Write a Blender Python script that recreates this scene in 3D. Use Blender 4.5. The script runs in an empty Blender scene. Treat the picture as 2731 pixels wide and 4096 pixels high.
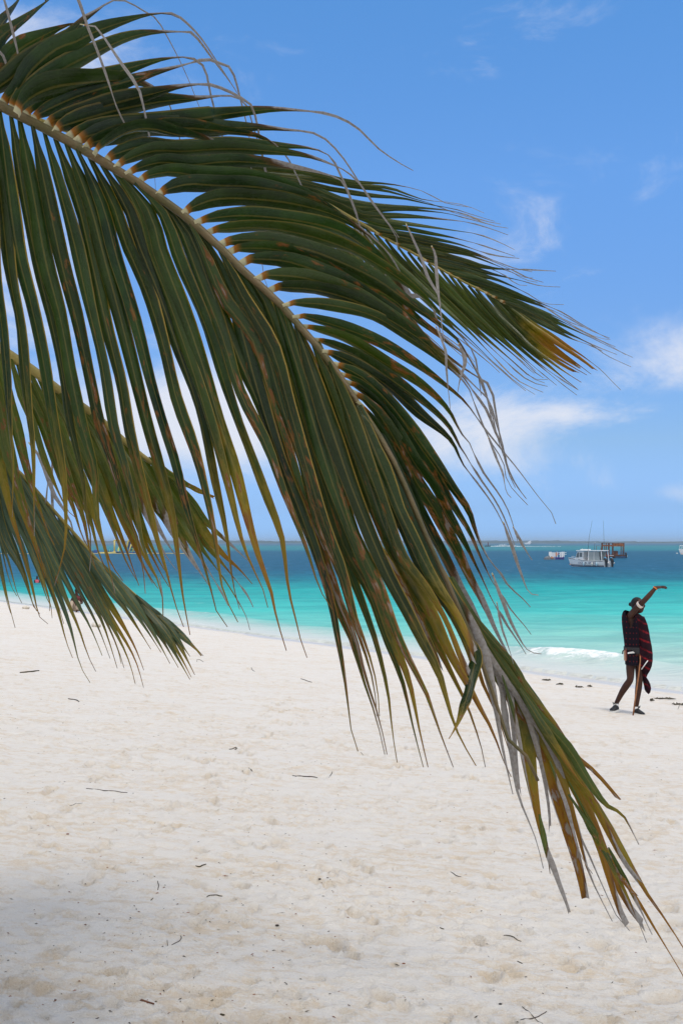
import bpy, bmesh, math, random
import numpy as np
from mathutils import Vector, Matrix, Quaternion

C = bpy.context.scene.collection
SC = bpy.context.scene
R = math.radians
F = 1102.0            # focal length in pixels at 1024 high
CZ = 2.9              # camera height above the sea
HY = 542.2            # picture row of the horizon

# ------------------------------------------------------------------ camera
cam_d = bpy.data.cameras.new('camera'); cam = bpy.data.objects.new('camera', cam_d); C.objects.link(cam)
cam.location = (0, 0, CZ); cam.rotation_euler = (R(90), 0, 0)
cam_d.sensor_fit = 'VERTICAL'; cam_d.sensor_height = 22.3; cam_d.lens = 22.3 * F / 1024
cam_d.shift_y = (HY - 512) / 1024; cam_d.clip_start = 0.05; cam_d.clip_end = 20000
SC.camera = cam

# ------------------------------------------------------------------ sun, sky, exposure
SUN_EL, SUN_AZ = R(70), R(150)           # azimuth measured from +Y towards +X
sun_d = bpy.data.lights.new('sun', 'SUN'); sun_d.energy = 2.0; sun_d.angle = R(13); sun_d.color = (1, .94, .85)
sun = bpy.data.objects.new('sun', sun_d); C.objects.link(sun)
sdir = Vector((math.sin(SUN_AZ) * math.cos(SUN_EL), math.cos(SUN_AZ) * math.cos(SUN_EL), math.sin(SUN_EL)))
sun.rotation_euler = sdir.to_track_quat('Z', 'Y').to_euler(); sun.location = (0, 0, 50)

W = bpy.data.worlds.new('World'); SC.world = W; W.use_nodes = True
class NT:
    """little helper to wire node trees"""
    def __init__(s, nt): s.nt = nt
    def n(s, t, **kw):
        nd = s.nt.nodes.new(t)
        for k, v in kw.items(): setattr(nd, k, v)
        return nd
    def link(s, a, b): s.nt.links.new(a, b)
    def put(s, sock, v):
        if isinstance(v, bpy.types.NodeSocket): s.link(v, sock)
        elif v is not None: sock.default_value = v
    def m(s, op, a, b=None, c=None, clamp=False):
        nd = s.n('ShaderNodeMath', operation=op, use_clamp=clamp)
        for i, v in enumerate((a, b, c)):
            if v is not None: s.put(nd.inputs[i], v)
        return nd.outputs[0]
    def mr(s, v, a, b, c=0.0, d=1.0, smooth=True):
        nd = s.n('ShaderNodeMapRange', interpolation_type='SMOOTHSTEP' if smooth else 'LINEAR', clamp=True)
        for i, x in enumerate((v, a, b, c, d)): s.put(nd.inputs[i], x)
        return nd.outputs[0]
    def mix(s, f, a, b):
        nd = s.n('ShaderNodeMix', data_type='RGBA')
        s.put(nd.inputs[0], f)
        for i, v in ((6, a), (7, b)):
            s.put(nd.inputs[i], tuple(v) + (1,) if isinstance(v, (tuple, list)) and len(v) == 3 else v)
        return nd.outputs[2]
    def noise(s, vec, scale, detail=4, rough=.55, dist=0):
        nd = s.n('ShaderNodeTexNoise')
        if vec is not None: s.link(vec, nd.inputs['Vector'])
        nd.inputs['Scale'].default_value = scale; nd.inputs['Detail'].default_value = detail
        nd.inputs['Roughness'].default_value = rough; nd.inputs['Distortion'].default_value = dist
        return nd.outputs['Fac']
    def scale(s, vec, v):
        nd = s.n('ShaderNodeMapping'); s.link(vec, nd.inputs['Vector']); nd.inputs['Scale'].default_value = v
        return nd.outputs[0]
    def ramp(s, f, stops):
        nd = s.n('ShaderNodeValToRGB'); el = nd.color_ramp.elements
        while len(el) < len(stops): el.new(.5)
        for e, (p, c) in zip(el, stops): e.position = p; e.color = tuple(c) + (1,)
        s.put(nd.inputs[0], f); return nd.outputs[0]
def sky_nodes():
    t = NT(W.node_tree); W.node_tree.nodes.clear()
    sky = t.n('ShaderNodeTexSky', sky_type='NISHITA', sun_disc=False, sun_elevation=SUN_EL, sun_rotation=SUN_AZ,
              altitude=0, air_density=1.0, dust_density=.35, ozone_density=3.0)
    hs = t.n('ShaderNodeHueSaturation'); t.link(sky.outputs[0], hs.inputs['Color'])
    hs.inputs['Saturation'].default_value = 1.12; hs.inputs['Value'].default_value = 1.0
    d = t.n('ShaderNodeTexCoord').outputs['Generated']
    zz = t.n('ShaderNodeSeparateXYZ'); t.link(d, zz.inputs[0])
    gain = t.ramp(zz.outputs[2], [(0, (.33, .62, 1.42)), (.012, (.31, .57, 1.30)), (.03, (.315, .50, 1.02)), (.09, (.475, .58, .80)), (.2, (.60, .73, .93)), (.31, (.72, .92, 1.11)), (.44, (.70, 1.01, 1.18)), (1, (.60, .92, 1.1))])
    mg = t.n('ShaderNodeMix', data_type='RGBA', blend_type='MULTIPLY'); mg.inputs[0].default_value = 1; t.link(hs.outputs[0], mg.inputs[6]); t.link(gain, mg.inputs[7]); skycol = mg.outputs[2]
    sx = t.n('ShaderNodeSeparateXYZ'); t.link(d, sx.inputs[0]); x, y, z = sx.outputs
    yy = t.m('MAXIMUM', y, .05)
    u, v = t.m('DIVIDE', x, yy), t.m('DIVIDE', z, yy)
    front = t.mr(y, .05, .4)
    nz = t.noise(t.scale(d, (1, 1, 1.7)), 8.5, 12, .68, .6)
    tot = None
    # clouds: bearing, height, half-widths, weight
    for (u0, v0, ru, rv, w) in [(.355, .174, .09, .030, .60), (.26, .145, .07, .012, .10), (.20, .118, .06, .018, .22), (.11, .10, .09, .036, .34), (.25, .075, .10, .012, .14),
                                (-.15, .125, .13, .04, .50), (.165, .315, .055, .03, .16), (.15, .275, .05, .02, .14), (-.27, .448, .09, .04, .42),
                                (.184, .465, .03, .02, .12), (.235, .475, .035, .015, .12), (0, .455, .04, .02, .08), (.03, .24, .12, .03, .36),
                                (.31, .045, .05, .010, .24), (-.29, .25, .07, .09, .40), (-.10, .09, .12, .035, .32), (.24, .055, .02, .012, .2)]:
        a = t.m('POWER', t.m('DIVIDE', t.m('SUBTRACT', u, u0), ru), 2)
        b = t.m('POWER', t.m('DIVIDE', t.m('SUBTRACT', v, v0), rv), 2)
        g = t.m('MULTIPLY', t.m('EXPONENT', t.m('MULTIPLY', t.m('ADD', a, b), -1)), w)
        tot = g if tot is None else t.m('ADD', tot, g)
    tot = t.m('ADD', t.m('MULTIPLY', tot, front), t.m('MULTIPLY', t.m('MAXIMUM', t.mr(z, .50, .68), t.mr(y, .25, -.25)), .52))
    f = t.mr(t.m('ADD', nz, tot), .56, 1.08, 0, .90)
    f = t.m('MULTIPLY', f, t.mr(z, -.02, .03))
    col = t.mix(f, skycol, t.mix(t.m('MAXIMUM', t.mr(z, .50, .68), t.mr(y, .25, -.25)), (4.75, 4.9, 5.4), (6.0, 6.0, 6.05)))
    bg = t.n('ShaderNodeBackground'); t.link(col, bg.inputs[0]); bg.inputs[1].default_value = .17
    o = t.n('ShaderNodeOutputWorld'); t.link(bg.outputs[0], o.inputs[0])
sky_nodes()
SC.view_settings.view_transform = 'Standard'; SC.view_settings.look = 'None'
SC.view_settings.exposure = 0.0; SC.view_settings.gamma = 1.0; SC.view_settings.use_curve_mapping = False
SC.cycles.max_bounces = 6; SC.cycles.transparent_max_bounces = 16; SC.cycles.volume_bounces = 0

# ------------------------------------------------------------------ helpers
random.seed(7); rng = np.random.default_rng(11)
def at(px, py, Y):                       # a point of the picture at the real distance Y
    return Vector(((px - 341) * Y / F, Y, CZ - (py - HY) * Y / F))
def seg(v, a, b): return max(0., min(1., (v - a) / (b - a)))
def sm(v, a, b):
    t = seg(v, a, b); return t * t * (3 - 2 * t)
def put(name, me, mat=None, parent=None, smooth=False):
    o = bpy.data.objects.new(name, me); C.objects.link(o)
    if mat is not None:
        for mm in (mat if isinstance(mat, (list, tuple)) else [mat]): me.materials.append(mm)
    if smooth: me.polygons.foreach_set('use_smooth', [True] * len(me.polygons))
    if parent is not None: o.parent = parent
    return o
def tag(o, label, cat, group=None):
    o['label'] = label; o['category'] = cat
    if group: o['group'] = group
    return o
def thing(name, label, cat, loc=(0, 0, 0), rz=0, group=None):
    o = bpy.data.objects.new(name, None); C.objects.link(o); o.empty_display_size = .2
    o.location = loc; o.rotation_euler = (0, 0, rz)
    return tag(o, label, cat, group)
class MB:
    def __init__(s): s.bm = bmesh.new()
    def box(s, a, b, bev=0):
        (x0, y0, z0), (x1, y1, z1) = a, b
        v = [s.bm.verts.new(p) for p in ((x0,y0,z0),(x1,y0,z0),(x1,y1,z0),(x0,y1,z0),(x0,y0,z1),(x1,y0,z1),(x1,y1,z1),(x0,y1,z1))]
        fs = [s.bm.faces.new([v[i] for i in q]) for q in ((0,3,2,1),(4,5,6,7),(0,1,5,4),(1,2,6,5),(2,3,7,6),(3,0,4,7))]
        if bev:
            es = list({e for f in fs for e in f.edges})
            bmesh.ops.bevel(s.bm, geom=es, offset=bev, segments=2, affect='EDGES', profile=.6)
        return s
    def hexa(s, pts):
        v = [s.bm.verts.new(p) for p in pts]
        for q in ((0,3,2,1),(4,5,6,7),(0,1,5,4),(1,2,6,5),(2,3,7,6),(3,0,4,7)): s.bm.faces.new([v[i] for i in q])
        return s
    def tube(s, pts, rad, n=8, cap=True):
        pts = [Vector(p) for p in pts]
        if not isinstance(rad, (list, tuple)): rad = [rad] * len(pts)
        rings = []; ref = None
        for i, p in enumerate(pts):
            t = (pts[min(i + 1, len(pts) - 1)] - pts[max(i - 1, 0)]).normalized()
            if ref is None: ref = t.orthogonal().normalized()
            a = (ref - t * ref.dot(t))
            a = a.normalized() if a.length > 1e-6 else t.orthogonal().normalized()
            ref = a; b = t.cross(a)
            rings.append([s.bm.verts.new(p + (a * math.cos(k * 2 * math.pi / n) + b * math.sin(k * 2 * math.pi / n)) * rad[i]) for k in range(n)])
        return s.skin(rings, cap)
    def skin(s, rings, cap=True, closed=True):
        n = len(rings[0])
        for i in range(len(rings) - 1):
            for k in range(n if closed else n - 1):
                s.bm.faces.new((rings[i][k], rings[i][(k + 1) % n], rings[i + 1][(k + 1) % n], rings[i + 1][k]))
        if cap:
            s.bm.faces.new(rings[0][::-1]); s.bm.faces.new(rings[-1])
        return s
    def loft(s, secs, cap=True, closed=True):
        return s.skin([[s.bm.verts.new(p) for p in r] for r in secs], cap, closed)
    def ell(s, c, r, nu=10, nv=7):
        c = Vector(c)
        top = s.bm.verts.new(c + Vector((0, 0, r[2]))); bot = s.bm.verts.new(c - Vector((0, 0, r[2])))
        rings = []
        for j in range(1, nv):
            a = math.pi * j / nv
            rings.append([s.bm.verts.new(c + Vector((r[0] * math.sin(a) * math.cos(2*math.pi*k/nu), r[1] * math.sin(a) * math.sin(2*math.pi*k/nu), r[2] * math.cos(a)))) for k in range(nu)])
        s.skin(rings, False)
        for k in range(nu):
            s.bm.faces.new((top, rings[0][(k+1) % nu], rings[0][k])) ; s.bm.faces.new((bot, rings[-1][k], rings[-1][(k+1) % nu]))
        return s
    def build(s, name, mat, parent=None, smooth=False, loc=None):
        bmesh.ops.recalc_face_normals(s.bm, faces=s.bm.faces)
        me = bpy.data.meshes.new(name); s.bm.to_mesh(me); s.bm.free()
        o = put(name, me, mat, parent, smooth)
        if loc is not None: o.location = loc
        return o
def ell_pts(c, r, n, ax='z', sq=2.0):
    out = []
    for k in range(n):
        a = 2 * math.pi * k / n; ca, sa = math.cos(a), math.sin(a)
        x = math.copysign(abs(ca) ** (2 / sq), ca) * r[0]; y = math.copysign(abs(sa) ** (2 / sq), sa) * r[1]
        out.append((c[0] + x, c[1] + y, c[2]) if ax == 'z' else (c[0], c[1] + x, c[2] + y))
    return out
# lattice noise for the ground and the sea
TAB = rng.random((256, 256))
def vnoise(x, y):
    xi = np.floor(x).astype(int); yi = np.floor(y).astype(int)
    fx = x - xi; fy = y - yi; fx = fx * fx * (3 - 2 * fx); fy = fy * fy * (3 - 2 * fy)
    a, b = TAB[xi & 255, yi & 255], TAB[(xi + 1) & 255, yi & 255]
    c, d = TAB[xi & 255, (yi + 1) & 255], TAB[(xi + 1) & 255, (yi + 1) & 255]
    return (a + (b - a) * fx) * (1 - fy) + (c + (d - c) * fx) * fy - .5
def fbm(x, y, n=4, g=.5):
    t, a = 0, 1
    for i in range(n): t = t + a * vnoise(x + 17.3 * i, y - 9.1 * i); x, y, a = x * 2.03, y * 2.03, a * g
    return t

# ------------------------------------------------------------------ materials
def mat(name, col, rough=.6, spec=.5, metal=0, var=0, vscale=8, bump=0, bscale=60, trans=0, col2=None, alpha=1):
    m = bpy.data.materials.new(name); m.use_nodes = True; t = NT(m.node_tree)
    b = m.node_tree.nodes['Principled BSDF']
    b.inputs['Base Color'].default_value = tuple(col) + (1,); b.inputs['Roughness'].default_value = rough
    b.inputs['Specular IOR Level'].default_value = spec; b.inputs['Metallic'].default_value = metal
    b.inputs['Alpha'].default_value = alpha
    tc = t.n('ShaderNodeTexCoord').outputs['Object']
    if var or col2:
        f = t.noise(tc, vscale, 5, .6)
        c2 = col2 or tuple(c * (1 - var) for c in col)
        t.link(t.mix(t.mr(f, .38, .64), col, c2), b.inputs['Base Color'])
    if bump:
        bp = t.n('ShaderNodeBump'); bp.inputs['Strength'].default_value = bump; bp.inputs['Distance'].default_value = .01
        t.link(t.noise(tc, bscale, 4), bp.inputs['Height']); t.link(bp.outputs[0], b.inputs['Normal'])
    return m
def leaf_mat():
    m = bpy.data.materials.new('palm_leaf'); m.use_nodes = True; t = NT(m.node_tree); nt = m.node_tree
    b = nt.nodes['Principled BSDF']; out = nt.nodes['Material Output']
    uv = t.n('ShaderNodeUVMap').outputs[0]; s = t.n('ShaderNodeSeparateXYZ'); t.link(uv, s.inputs[0]); u, v = s.outputs[0], s.outputs[1]
    rnd = t.n('ShaderNodeObjectInfo').outputs['Random']; oc0 = t.n('ShaderNodeTexCoord').outputs['Object']
    va = t.n('ShaderNodeVectorMath', operation='ADD'); t.link(oc0, va.inputs[0]); cx = t.n('ShaderNodeCombineXYZ'); t.link(t.m('MULTIPLY', rnd, 37.0), cx.inputs[0]); t.link(t.m('MULTIPLY', rnd, 91.0), cx.inputs[1]); t.link(cx.outputs[0], va.inputs[1]); oc = va.outputs[0]
    def prop(p): return t.n('ShaderNodeAttribute', attribute_type='OBJECT', attribute_name=p).outputs['Fac']
    dry, yel, spot, pale, lime, rim = prop('dry'), prop('yellow'), prop('spots'), prop('pale'), prop('lime'), prop('rim')
    cu = t.m('ABSOLUTE', t.m('SUBTRACT', u, .5))          # 0 at the midrib, .5 at the edge
    n1 = t.noise(oc, 9, 4, .6); mp2 = t.n('ShaderNodeMapping'); t.link(uv, mp2.inputs[0]); mp2.inputs['Scale'].default_value = (2.2, 15, 1); va2 = t.n('ShaderNodeVectorMath', operation='ADD'); t.link(mp2.outputs[0], va2.inputs[0]); t.link(cx.outputs[0], va2.inputs[1]); n2 = t.noise(va2.outputs[0], 1.0, 5, .62, .3); n3 = t.noise(oc, 120, 3, .6)
    green = t.mix(t.mr(n1, .35, .68), (.006, .019, .0035), (.024, .054, .008))
    green = t.mix(t.m('MULTIPLY', rnd, .5), green, (.013, .032, .006))
    green = t.mix(t.m('MULTIPLY', t.mr(rnd, .55, .95), .22), green, (.080, .105, .012))
    green = t.mix(pale, green, (.085, .125, .075))
    hv = t.n('ShaderNodeHueSaturation'); t.link(green, hv.inputs['Color']); t.link(t.mr(t.m('FRACT', t.m('MULTIPLY', rnd, 7.31)), 0, 1, .60, 1.35, False), hv.inputs['Value']); green = hv.outputs[0]
    green = t.mix(lime, green, (.125, .155, .018))  # yellow-green tint: includes light passing through the blade, put into the colour
    # fine lengthwise veins
    st = t.n('ShaderNodeMapping'); t.link(uv, st.inputs[0]); st.inputs['Scale'].default_value = (26, 1.2, 1)
    vein = t.noise(st.outputs[0], 1.0, 2, .5)
    green = t.mix(t.mr(vein, .45, .75, 0, .22), green, (.055, .090, .018))
    # ageing towards the tip: yellow, then orange brown, then grey
    w = t.m('ADD', v, t.m('MULTIPLY', t.m('SUBTRACT', n2, .5), .5))
    c = t.mix(t.mr(w, yel, t.m('ADD', yel, .30), 0, .9), green, (.27, .19, .015))
    c = t.mix(t.mr(w, t.m('ADD', yel, .22), t.m('ADD', yel, .45), 0, .8), c, (.28, .11, .012))
    # blotches: orange halo with pale scaly core
    nb = t.m('ADD', t.m('ADD', n2, t.m('MULTIPLY', t.m('SUBTRACT', t.m('MINIMUM', v, .75), .5), .22)), t.m('MULTIPLY', t.m('SUBTRACT', spot, .25), .19))
    c = t.mix(t.mr(nb, .64, .72), c, (.20, .075, .014))
    c = t.mix(t.mr(nb, .73, .80), c, (.27, .225, .18))
    c = t.mix(t.m('MULTIPLY', t.mr(n3, .70, .76), spot), c, (.05, .018, .008))
    # midrib and margins
    c = t.mix(t.m('MULTIPLY', t.mr(cu, .03, .06, 1, 0), t.m('ADD', .35, t.m('MULTIPLY', pale, .6))), c, (.26, .20, .05))
    c = t.mix(t.m('MULTIPLY', t.mr(t.m('ADD', cu, t.m('MULTIPLY', t.m('SUBTRACT', n1, .5), .12)), .44, .48), t.m('ADD', .06, t.m('MULTIPLY', rim, .5))), c, (.30, .20, .04))
    c = t.mix(t.m('MULTIPLY', rim, t.mr(u, .90, .95)), c, (.36, .24, .045))  # one edge brightened: light shining through it is put into the colour
    # dead grey tissue
    grey = t.mix(t.mr(n3, .35, .7), (.36, .33, .30), (.26, .225, .195))
    wd = t.m('ADD', t.m('ADD', v, t.m('MULTIPLY', t.m('SUBTRACT', n2, .5), .10)), t.m('MULTIPLY', t.m('SUBTRACT', u, .5), .10))
    fd = t.mr(wd, t.m('SUBTRACT', dry, .015), t.m('ADD', dry, .015))
    c = t.mix(t.mr(wd, t.m('SUBTRACT', dry, .07), t.m('SUBTRACT', dry, .01), 0, .8), c, (.10, .045, .018))
    c = t.mix(fd, c, grey)
    # cushion at the foot: cream, then orange
    cush = prop('cushion')
    c = t.mix(t.m('MULTIPLY', cush, t.mr(v, .022, .046, 1, 0)), c, (.36, .13, .012))
    c = t.mix(t.m('MULTIPLY', cush, t.mr(v, .017, .025, 1, 0)), c, (.60, .54, .32))
    t.link(c, b.inputs['Base Color'])
    t.link(t.mr(n2, .4, .7, .22, .40), b.inputs['Roughness']); b.inputs['Specular IOR Level'].default_value = .30
    bp = t.n('ShaderNodeBump'); bp.inputs['Strength'].default_value = .25; bp.inputs['Distance'].default_value = .004
    t.link(vein, bp.inputs['Height']); t.link(bp.outputs[0], b.inputs['Normal'])
    tr = t.n('ShaderNodeBsdfTranslucent'); hs = t.n('ShaderNodeHueSaturation'); t.link(c, hs.inputs['Color'])
    hs.inputs['Saturation'].default_value = 1.15; hs.inputs['Value'].default_value = 1.25; t.link(hs.outputs[0], tr.inputs[0])
    mx = t.n('ShaderNodeMixShader'); mx.inputs[0].default_value = .24
    t.link(b.outputs[0], mx.inputs[1]); t.link(tr.outputs[0], mx.inputs[2]); t.link(mx.outputs[0], out.inputs[0])
    return m
LEAF = leaf_mat()
RACHIS = mat('rachis', (.15, .105, .045), .5, .4, var=.3, vscale=14, bump=.3, bscale=90, col2=(.095, .08, .025))
RACHIS_Y = mat('rachis_yellow', (.36, .28, .075), .5, .4, vscale=12, bump=.2, bscale=80, col2=(.24, .19, .045))
BARK = mat('palm_bark', (.20, .17, .14), .9, .2, vscale=9, col2=(.09, .075, .06), bump=.8, bscale=30)

# ------------------------------------------------------------------ the beach
SN = Vector((-.817, -.577)); SP = Vector((6.55, 21.2))     # inland normal, a point of the waterline
def shore(x, y):                                            # metres inland of the mean waterline
    return (x - SP.x) * SN.x + (y - SP.y) * SN.y
def beach0(s):
    return np.where(s > 0, .0757 * s, .10 * s) - .10 * np.exp(-(s / 1.2) ** 2) * 0
def axis(lo, hi, d0, k, far=1e9):
    st = lambda v: max(d0, k * v) if v < far else .04 * v
    p = [0.]; 
    while p[-1] < hi: p.append(p[-1] + st(p[-1]))
    q = [0.]
    while q[-1] > lo: q.append(q[-1] - st(-q[-1]))
    return np.array(q[:0:-1] + p)
def grid_mesh(name, X, Y, Z, keep=None):
    ny, nx = X.shape
    idx = np.arange(nx * ny).reshape(ny, nx)
    q = np.stack([idx[:-1, :-1], idx[:-1, 1:], idx[1:, 1:], idx[1:, :-1]], -1).reshape(-1, 4)
    co = np.stack([X, Y, Z], -1).reshape(-1, 3)
    if keep is not None:
        k = keep.reshape(-1)[q].any(1); q = q[k]
    used = np.unique(q); rem = np.zeros(nx * ny, int); rem[used] = np.arange(len(used)); q = rem[q]; co = co[used]
    me = bpy.data.meshes.new(name)
    me.vertices.add(len(co)); me.vertices.foreach_set('co', co.astype(np.float32).ravel())
    me.loops.add(q.size); me.loops.foreach_set('vertex_index', q.astype(np.int32).ravel())
    me.polygons.add(len(q)); me.polygons.foreach_set('loop_start', np.arange(0, q.size, 4, dtype=np.int32))
    me.polygons.foreach_set('use_smooth', np.ones(len(q), bool))
    me.update(calc_edges=True)
    return me, used
def sand_mat():
    m = bpy.data.materials.new('coral_sand'); m.use_nodes = True; t = NT(m.node_tree); b = m.node_tree.nodes['Principled BSDF']
    oc = t.n('ShaderNodeTexCoord').outputs['Object']
    sp = t.n('ShaderNodeSeparateXYZ'); t.link(oc, sp.inputs[0])
    rot = t.n('ShaderNodeMapping'); t.link(oc, rot.inputs[0]); rot.inputs['Rotation'].default_value = (0, 0, R(-12)); rot.inputs['Scale'].default_value = (1, 1.9, 1)
    big = t.noise(rot.outputs[0], 1.1, 4, .6); mid = t.noise(rot.outputs[0], 8.5, 7, .66, .3); fine = t.noise(oc, 90, 4, .7); grain = t.noise(oc, 420, 2, .7)
    cav = t.n('ShaderNodeAttribute', attribute_name='dug_shade').outputs['Fac']
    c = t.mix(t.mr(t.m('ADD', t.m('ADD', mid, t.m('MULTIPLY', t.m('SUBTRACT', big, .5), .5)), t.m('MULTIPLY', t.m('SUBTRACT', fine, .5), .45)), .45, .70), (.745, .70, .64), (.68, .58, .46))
    c = t.mix(t.m('MULTIPLY', cav, .6), c, (.53, .44, .34))  # beige dug sand, with the shade inside the dents put into the colour
    c = t.mix(t.mr(grain, .62, .78, 0, .35), c, (.36, .31, .26))
    c = t.mix(t.mr(grain, .22, .36, .3, 0), c, (.70, .68, .65))
    # wet band near the water
    s = t.m('ADD', t.m('MULTIPLY', t.m('SUBTRACT', sp.outputs[0], SP.x), SN.x), t.m('MULTIPLY', t.m('SUBTRACT', sp.outputs[1], SP.y), SN.y))
    s = t.m('ADD', s, t.m('MULTIPLY', t.m('SUBTRACT', t.noise(oc, .35, 3), .5), 1.2))
    wet = t.mr(s, .1, .55, 1, 0)
    c = t.mix(t.m('MULTIPLY', wet, .8), c, (.52, .49, .455))
    t.link(c, b.inputs['Base Color'])
    t.link(t.mr(wet, 0, 1, .95, .30), b.inputs['Roughness']); b.inputs['Specular IOR Level'].default_value = .3
    h = t.m('ADD', t.m('ADD', t.m('MULTIPLY', t.noise(rot.outputs[0], 14, 5, .65), .9), t.m('MULTIPLY', fine, .65)), t.m('MULTIPLY', grain, .07))
    bp = t.n('ShaderNodeBump'); bp.inputs['Distance'].default_value = .03; t.link(t.mr(wet, 0, 1, .8, .04), bp.inputs['Strength'])
    t.link(h, bp.inputs['Height']); t.link(bp.outputs[0], b.inputs['Normal'])
    return m
PRINTS = []
def make_beach():
    xs = axis(-90, 70, .013, .0070, 16)
    ys = [1.2]
    while ys[-1] < 105: ys.append(ys[-1] + max(.0135, .0048 * ys[-1]))
    ys = np.array([-60., -40, -25, -15, -9, -5, -3, -1.5, -.4, .4] + ys)
    X, Y = np.meshgrid(xs, ys); S = shore(X, Y)
    Z = beach0(S)
    dryw = np.clip((S - .6) / 1.6, 0, 1)
    ca, sa = math.cos(R(-14)), math.sin(R(-14)); U, V = X * ca + Y * sa, -X * sa + Y * ca
    H = .022 * fbm(U * .35, V * .5, 3) + .008 * fbm(U * 1.7, V * 2.2, 3) + .010 * fbm(U * 6, V * 8, 3, .6)
    near = Y < 14
    H = H + np.where(near, .010 * fbm(U * 16, V * 26, 3, .6), 0)
    # trampled patches are rougher
    tr = np.clip(fbm(U * .8 + 40, V * 1.3, 3) * 2.2 + .15, 0, 1)
    H = H + np.where(near, tr * .017 * fbm(U * 30 + 7, V * 38, 2, .6), 0) + np.where(Y < 30, tr * .012 * fbm(U * 11, V * 14, 2), 0)
    D = np.zeros_like(Z)
    def stamp(cx, cy, a, la, lb, dep, rim=.35, tread=False):
        rr = 2.4 * max(la, lb)
        i0, i1 = np.searchsorted(ys, (cy - rr, cy + rr)); j0, j1 = np.searchsorted(xs, (cx - rr, cx + rr))
        if i1 - i0 < 2 or j1 - j0 < 2: return
        xx, yy = X[i0:i1, j0:j1] - cx, Y[i0:i1, j0:j1] - cy
        p, q = (xx * math.cos(a) + yy * math.sin(a)) / la, (-xx * math.sin(a) + yy * math.cos(a)) / lb
        r2 = p * p + q * q
        core = np.exp(-r2 ** 2.8)
        ring = np.exp(-((np.sqrt(r2) - 1.35) / .28) ** 2) * (1 + .8 * p)
        d = -dep * core + dep * rim * ring
        if tread: d = d * .6 + np.where(r2 < .9, .004 * np.sign(np.cos(p * 17)), 0)
        H[i0:i1, j0:j1] += d
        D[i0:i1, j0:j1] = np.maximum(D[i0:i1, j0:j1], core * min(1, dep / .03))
    rs = random.Random(5)
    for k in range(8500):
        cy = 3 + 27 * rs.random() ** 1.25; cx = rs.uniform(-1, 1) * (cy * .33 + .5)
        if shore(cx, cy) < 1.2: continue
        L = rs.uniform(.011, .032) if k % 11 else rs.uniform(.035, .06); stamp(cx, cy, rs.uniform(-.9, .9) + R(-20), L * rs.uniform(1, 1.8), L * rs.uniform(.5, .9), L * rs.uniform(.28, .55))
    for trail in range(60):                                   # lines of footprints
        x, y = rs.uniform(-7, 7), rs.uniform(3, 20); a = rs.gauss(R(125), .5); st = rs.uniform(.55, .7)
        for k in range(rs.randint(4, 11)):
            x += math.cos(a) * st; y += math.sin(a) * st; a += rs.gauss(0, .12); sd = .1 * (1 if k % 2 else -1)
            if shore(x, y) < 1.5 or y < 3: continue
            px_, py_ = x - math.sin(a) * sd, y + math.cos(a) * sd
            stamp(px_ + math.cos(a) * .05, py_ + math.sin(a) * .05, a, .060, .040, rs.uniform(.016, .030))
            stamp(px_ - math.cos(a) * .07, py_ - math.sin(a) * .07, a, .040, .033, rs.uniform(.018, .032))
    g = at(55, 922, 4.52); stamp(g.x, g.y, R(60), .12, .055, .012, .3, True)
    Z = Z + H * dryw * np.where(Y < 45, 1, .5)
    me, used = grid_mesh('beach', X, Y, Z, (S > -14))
    at_ = me.attributes.new('dug_shade', 'FLOAT', 'POINT'); at_.data.foreach_set('value', (D * dryw).reshape(-1)[used].astype(np.float32))
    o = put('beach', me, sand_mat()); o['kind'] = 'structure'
    return xs, ys, Z
BX, BY, BZ = make_beach()
def ground(x, y):
    i = min(max(np.searchsorted(BY, y), 1), len(BY) - 1); j = min(max(np.searchsorted(BX, x), 1), len(BX) - 1)
    fy = (y - BY[i-1]) / (BY[i] - BY[i-1]); fx = (x - BX[j-1]) / (BX[j] - BX[j-1])
    return float((BZ[i-1, j-1] * (1-fx) + BZ[i-1, j] * fx) * (1-fy) + (BZ[i, j-1] * (1-fx) + BZ[i, j] * fx) * fy)
def on_sand(px, py):                      # where the sight line of a picture point meets the beach
    lo = None; Y = 2.5
    while Y < 100:
        p = at(px, py, Y)
        if p.z <= float(beach0(np.array(shore(p.x, p.y)))): break
        Y *= 1.01
    for _ in range(3):
        p = at(px, py, Y); g = ground(p.x, p.y); Y *= max(.8, min(1.2, 1 + (p.z - g) / max(.3, CZ - g)))
    p = at(px, py, Y); return Vector((p.x, p.y, ground(p.x, p.y)))

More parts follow.
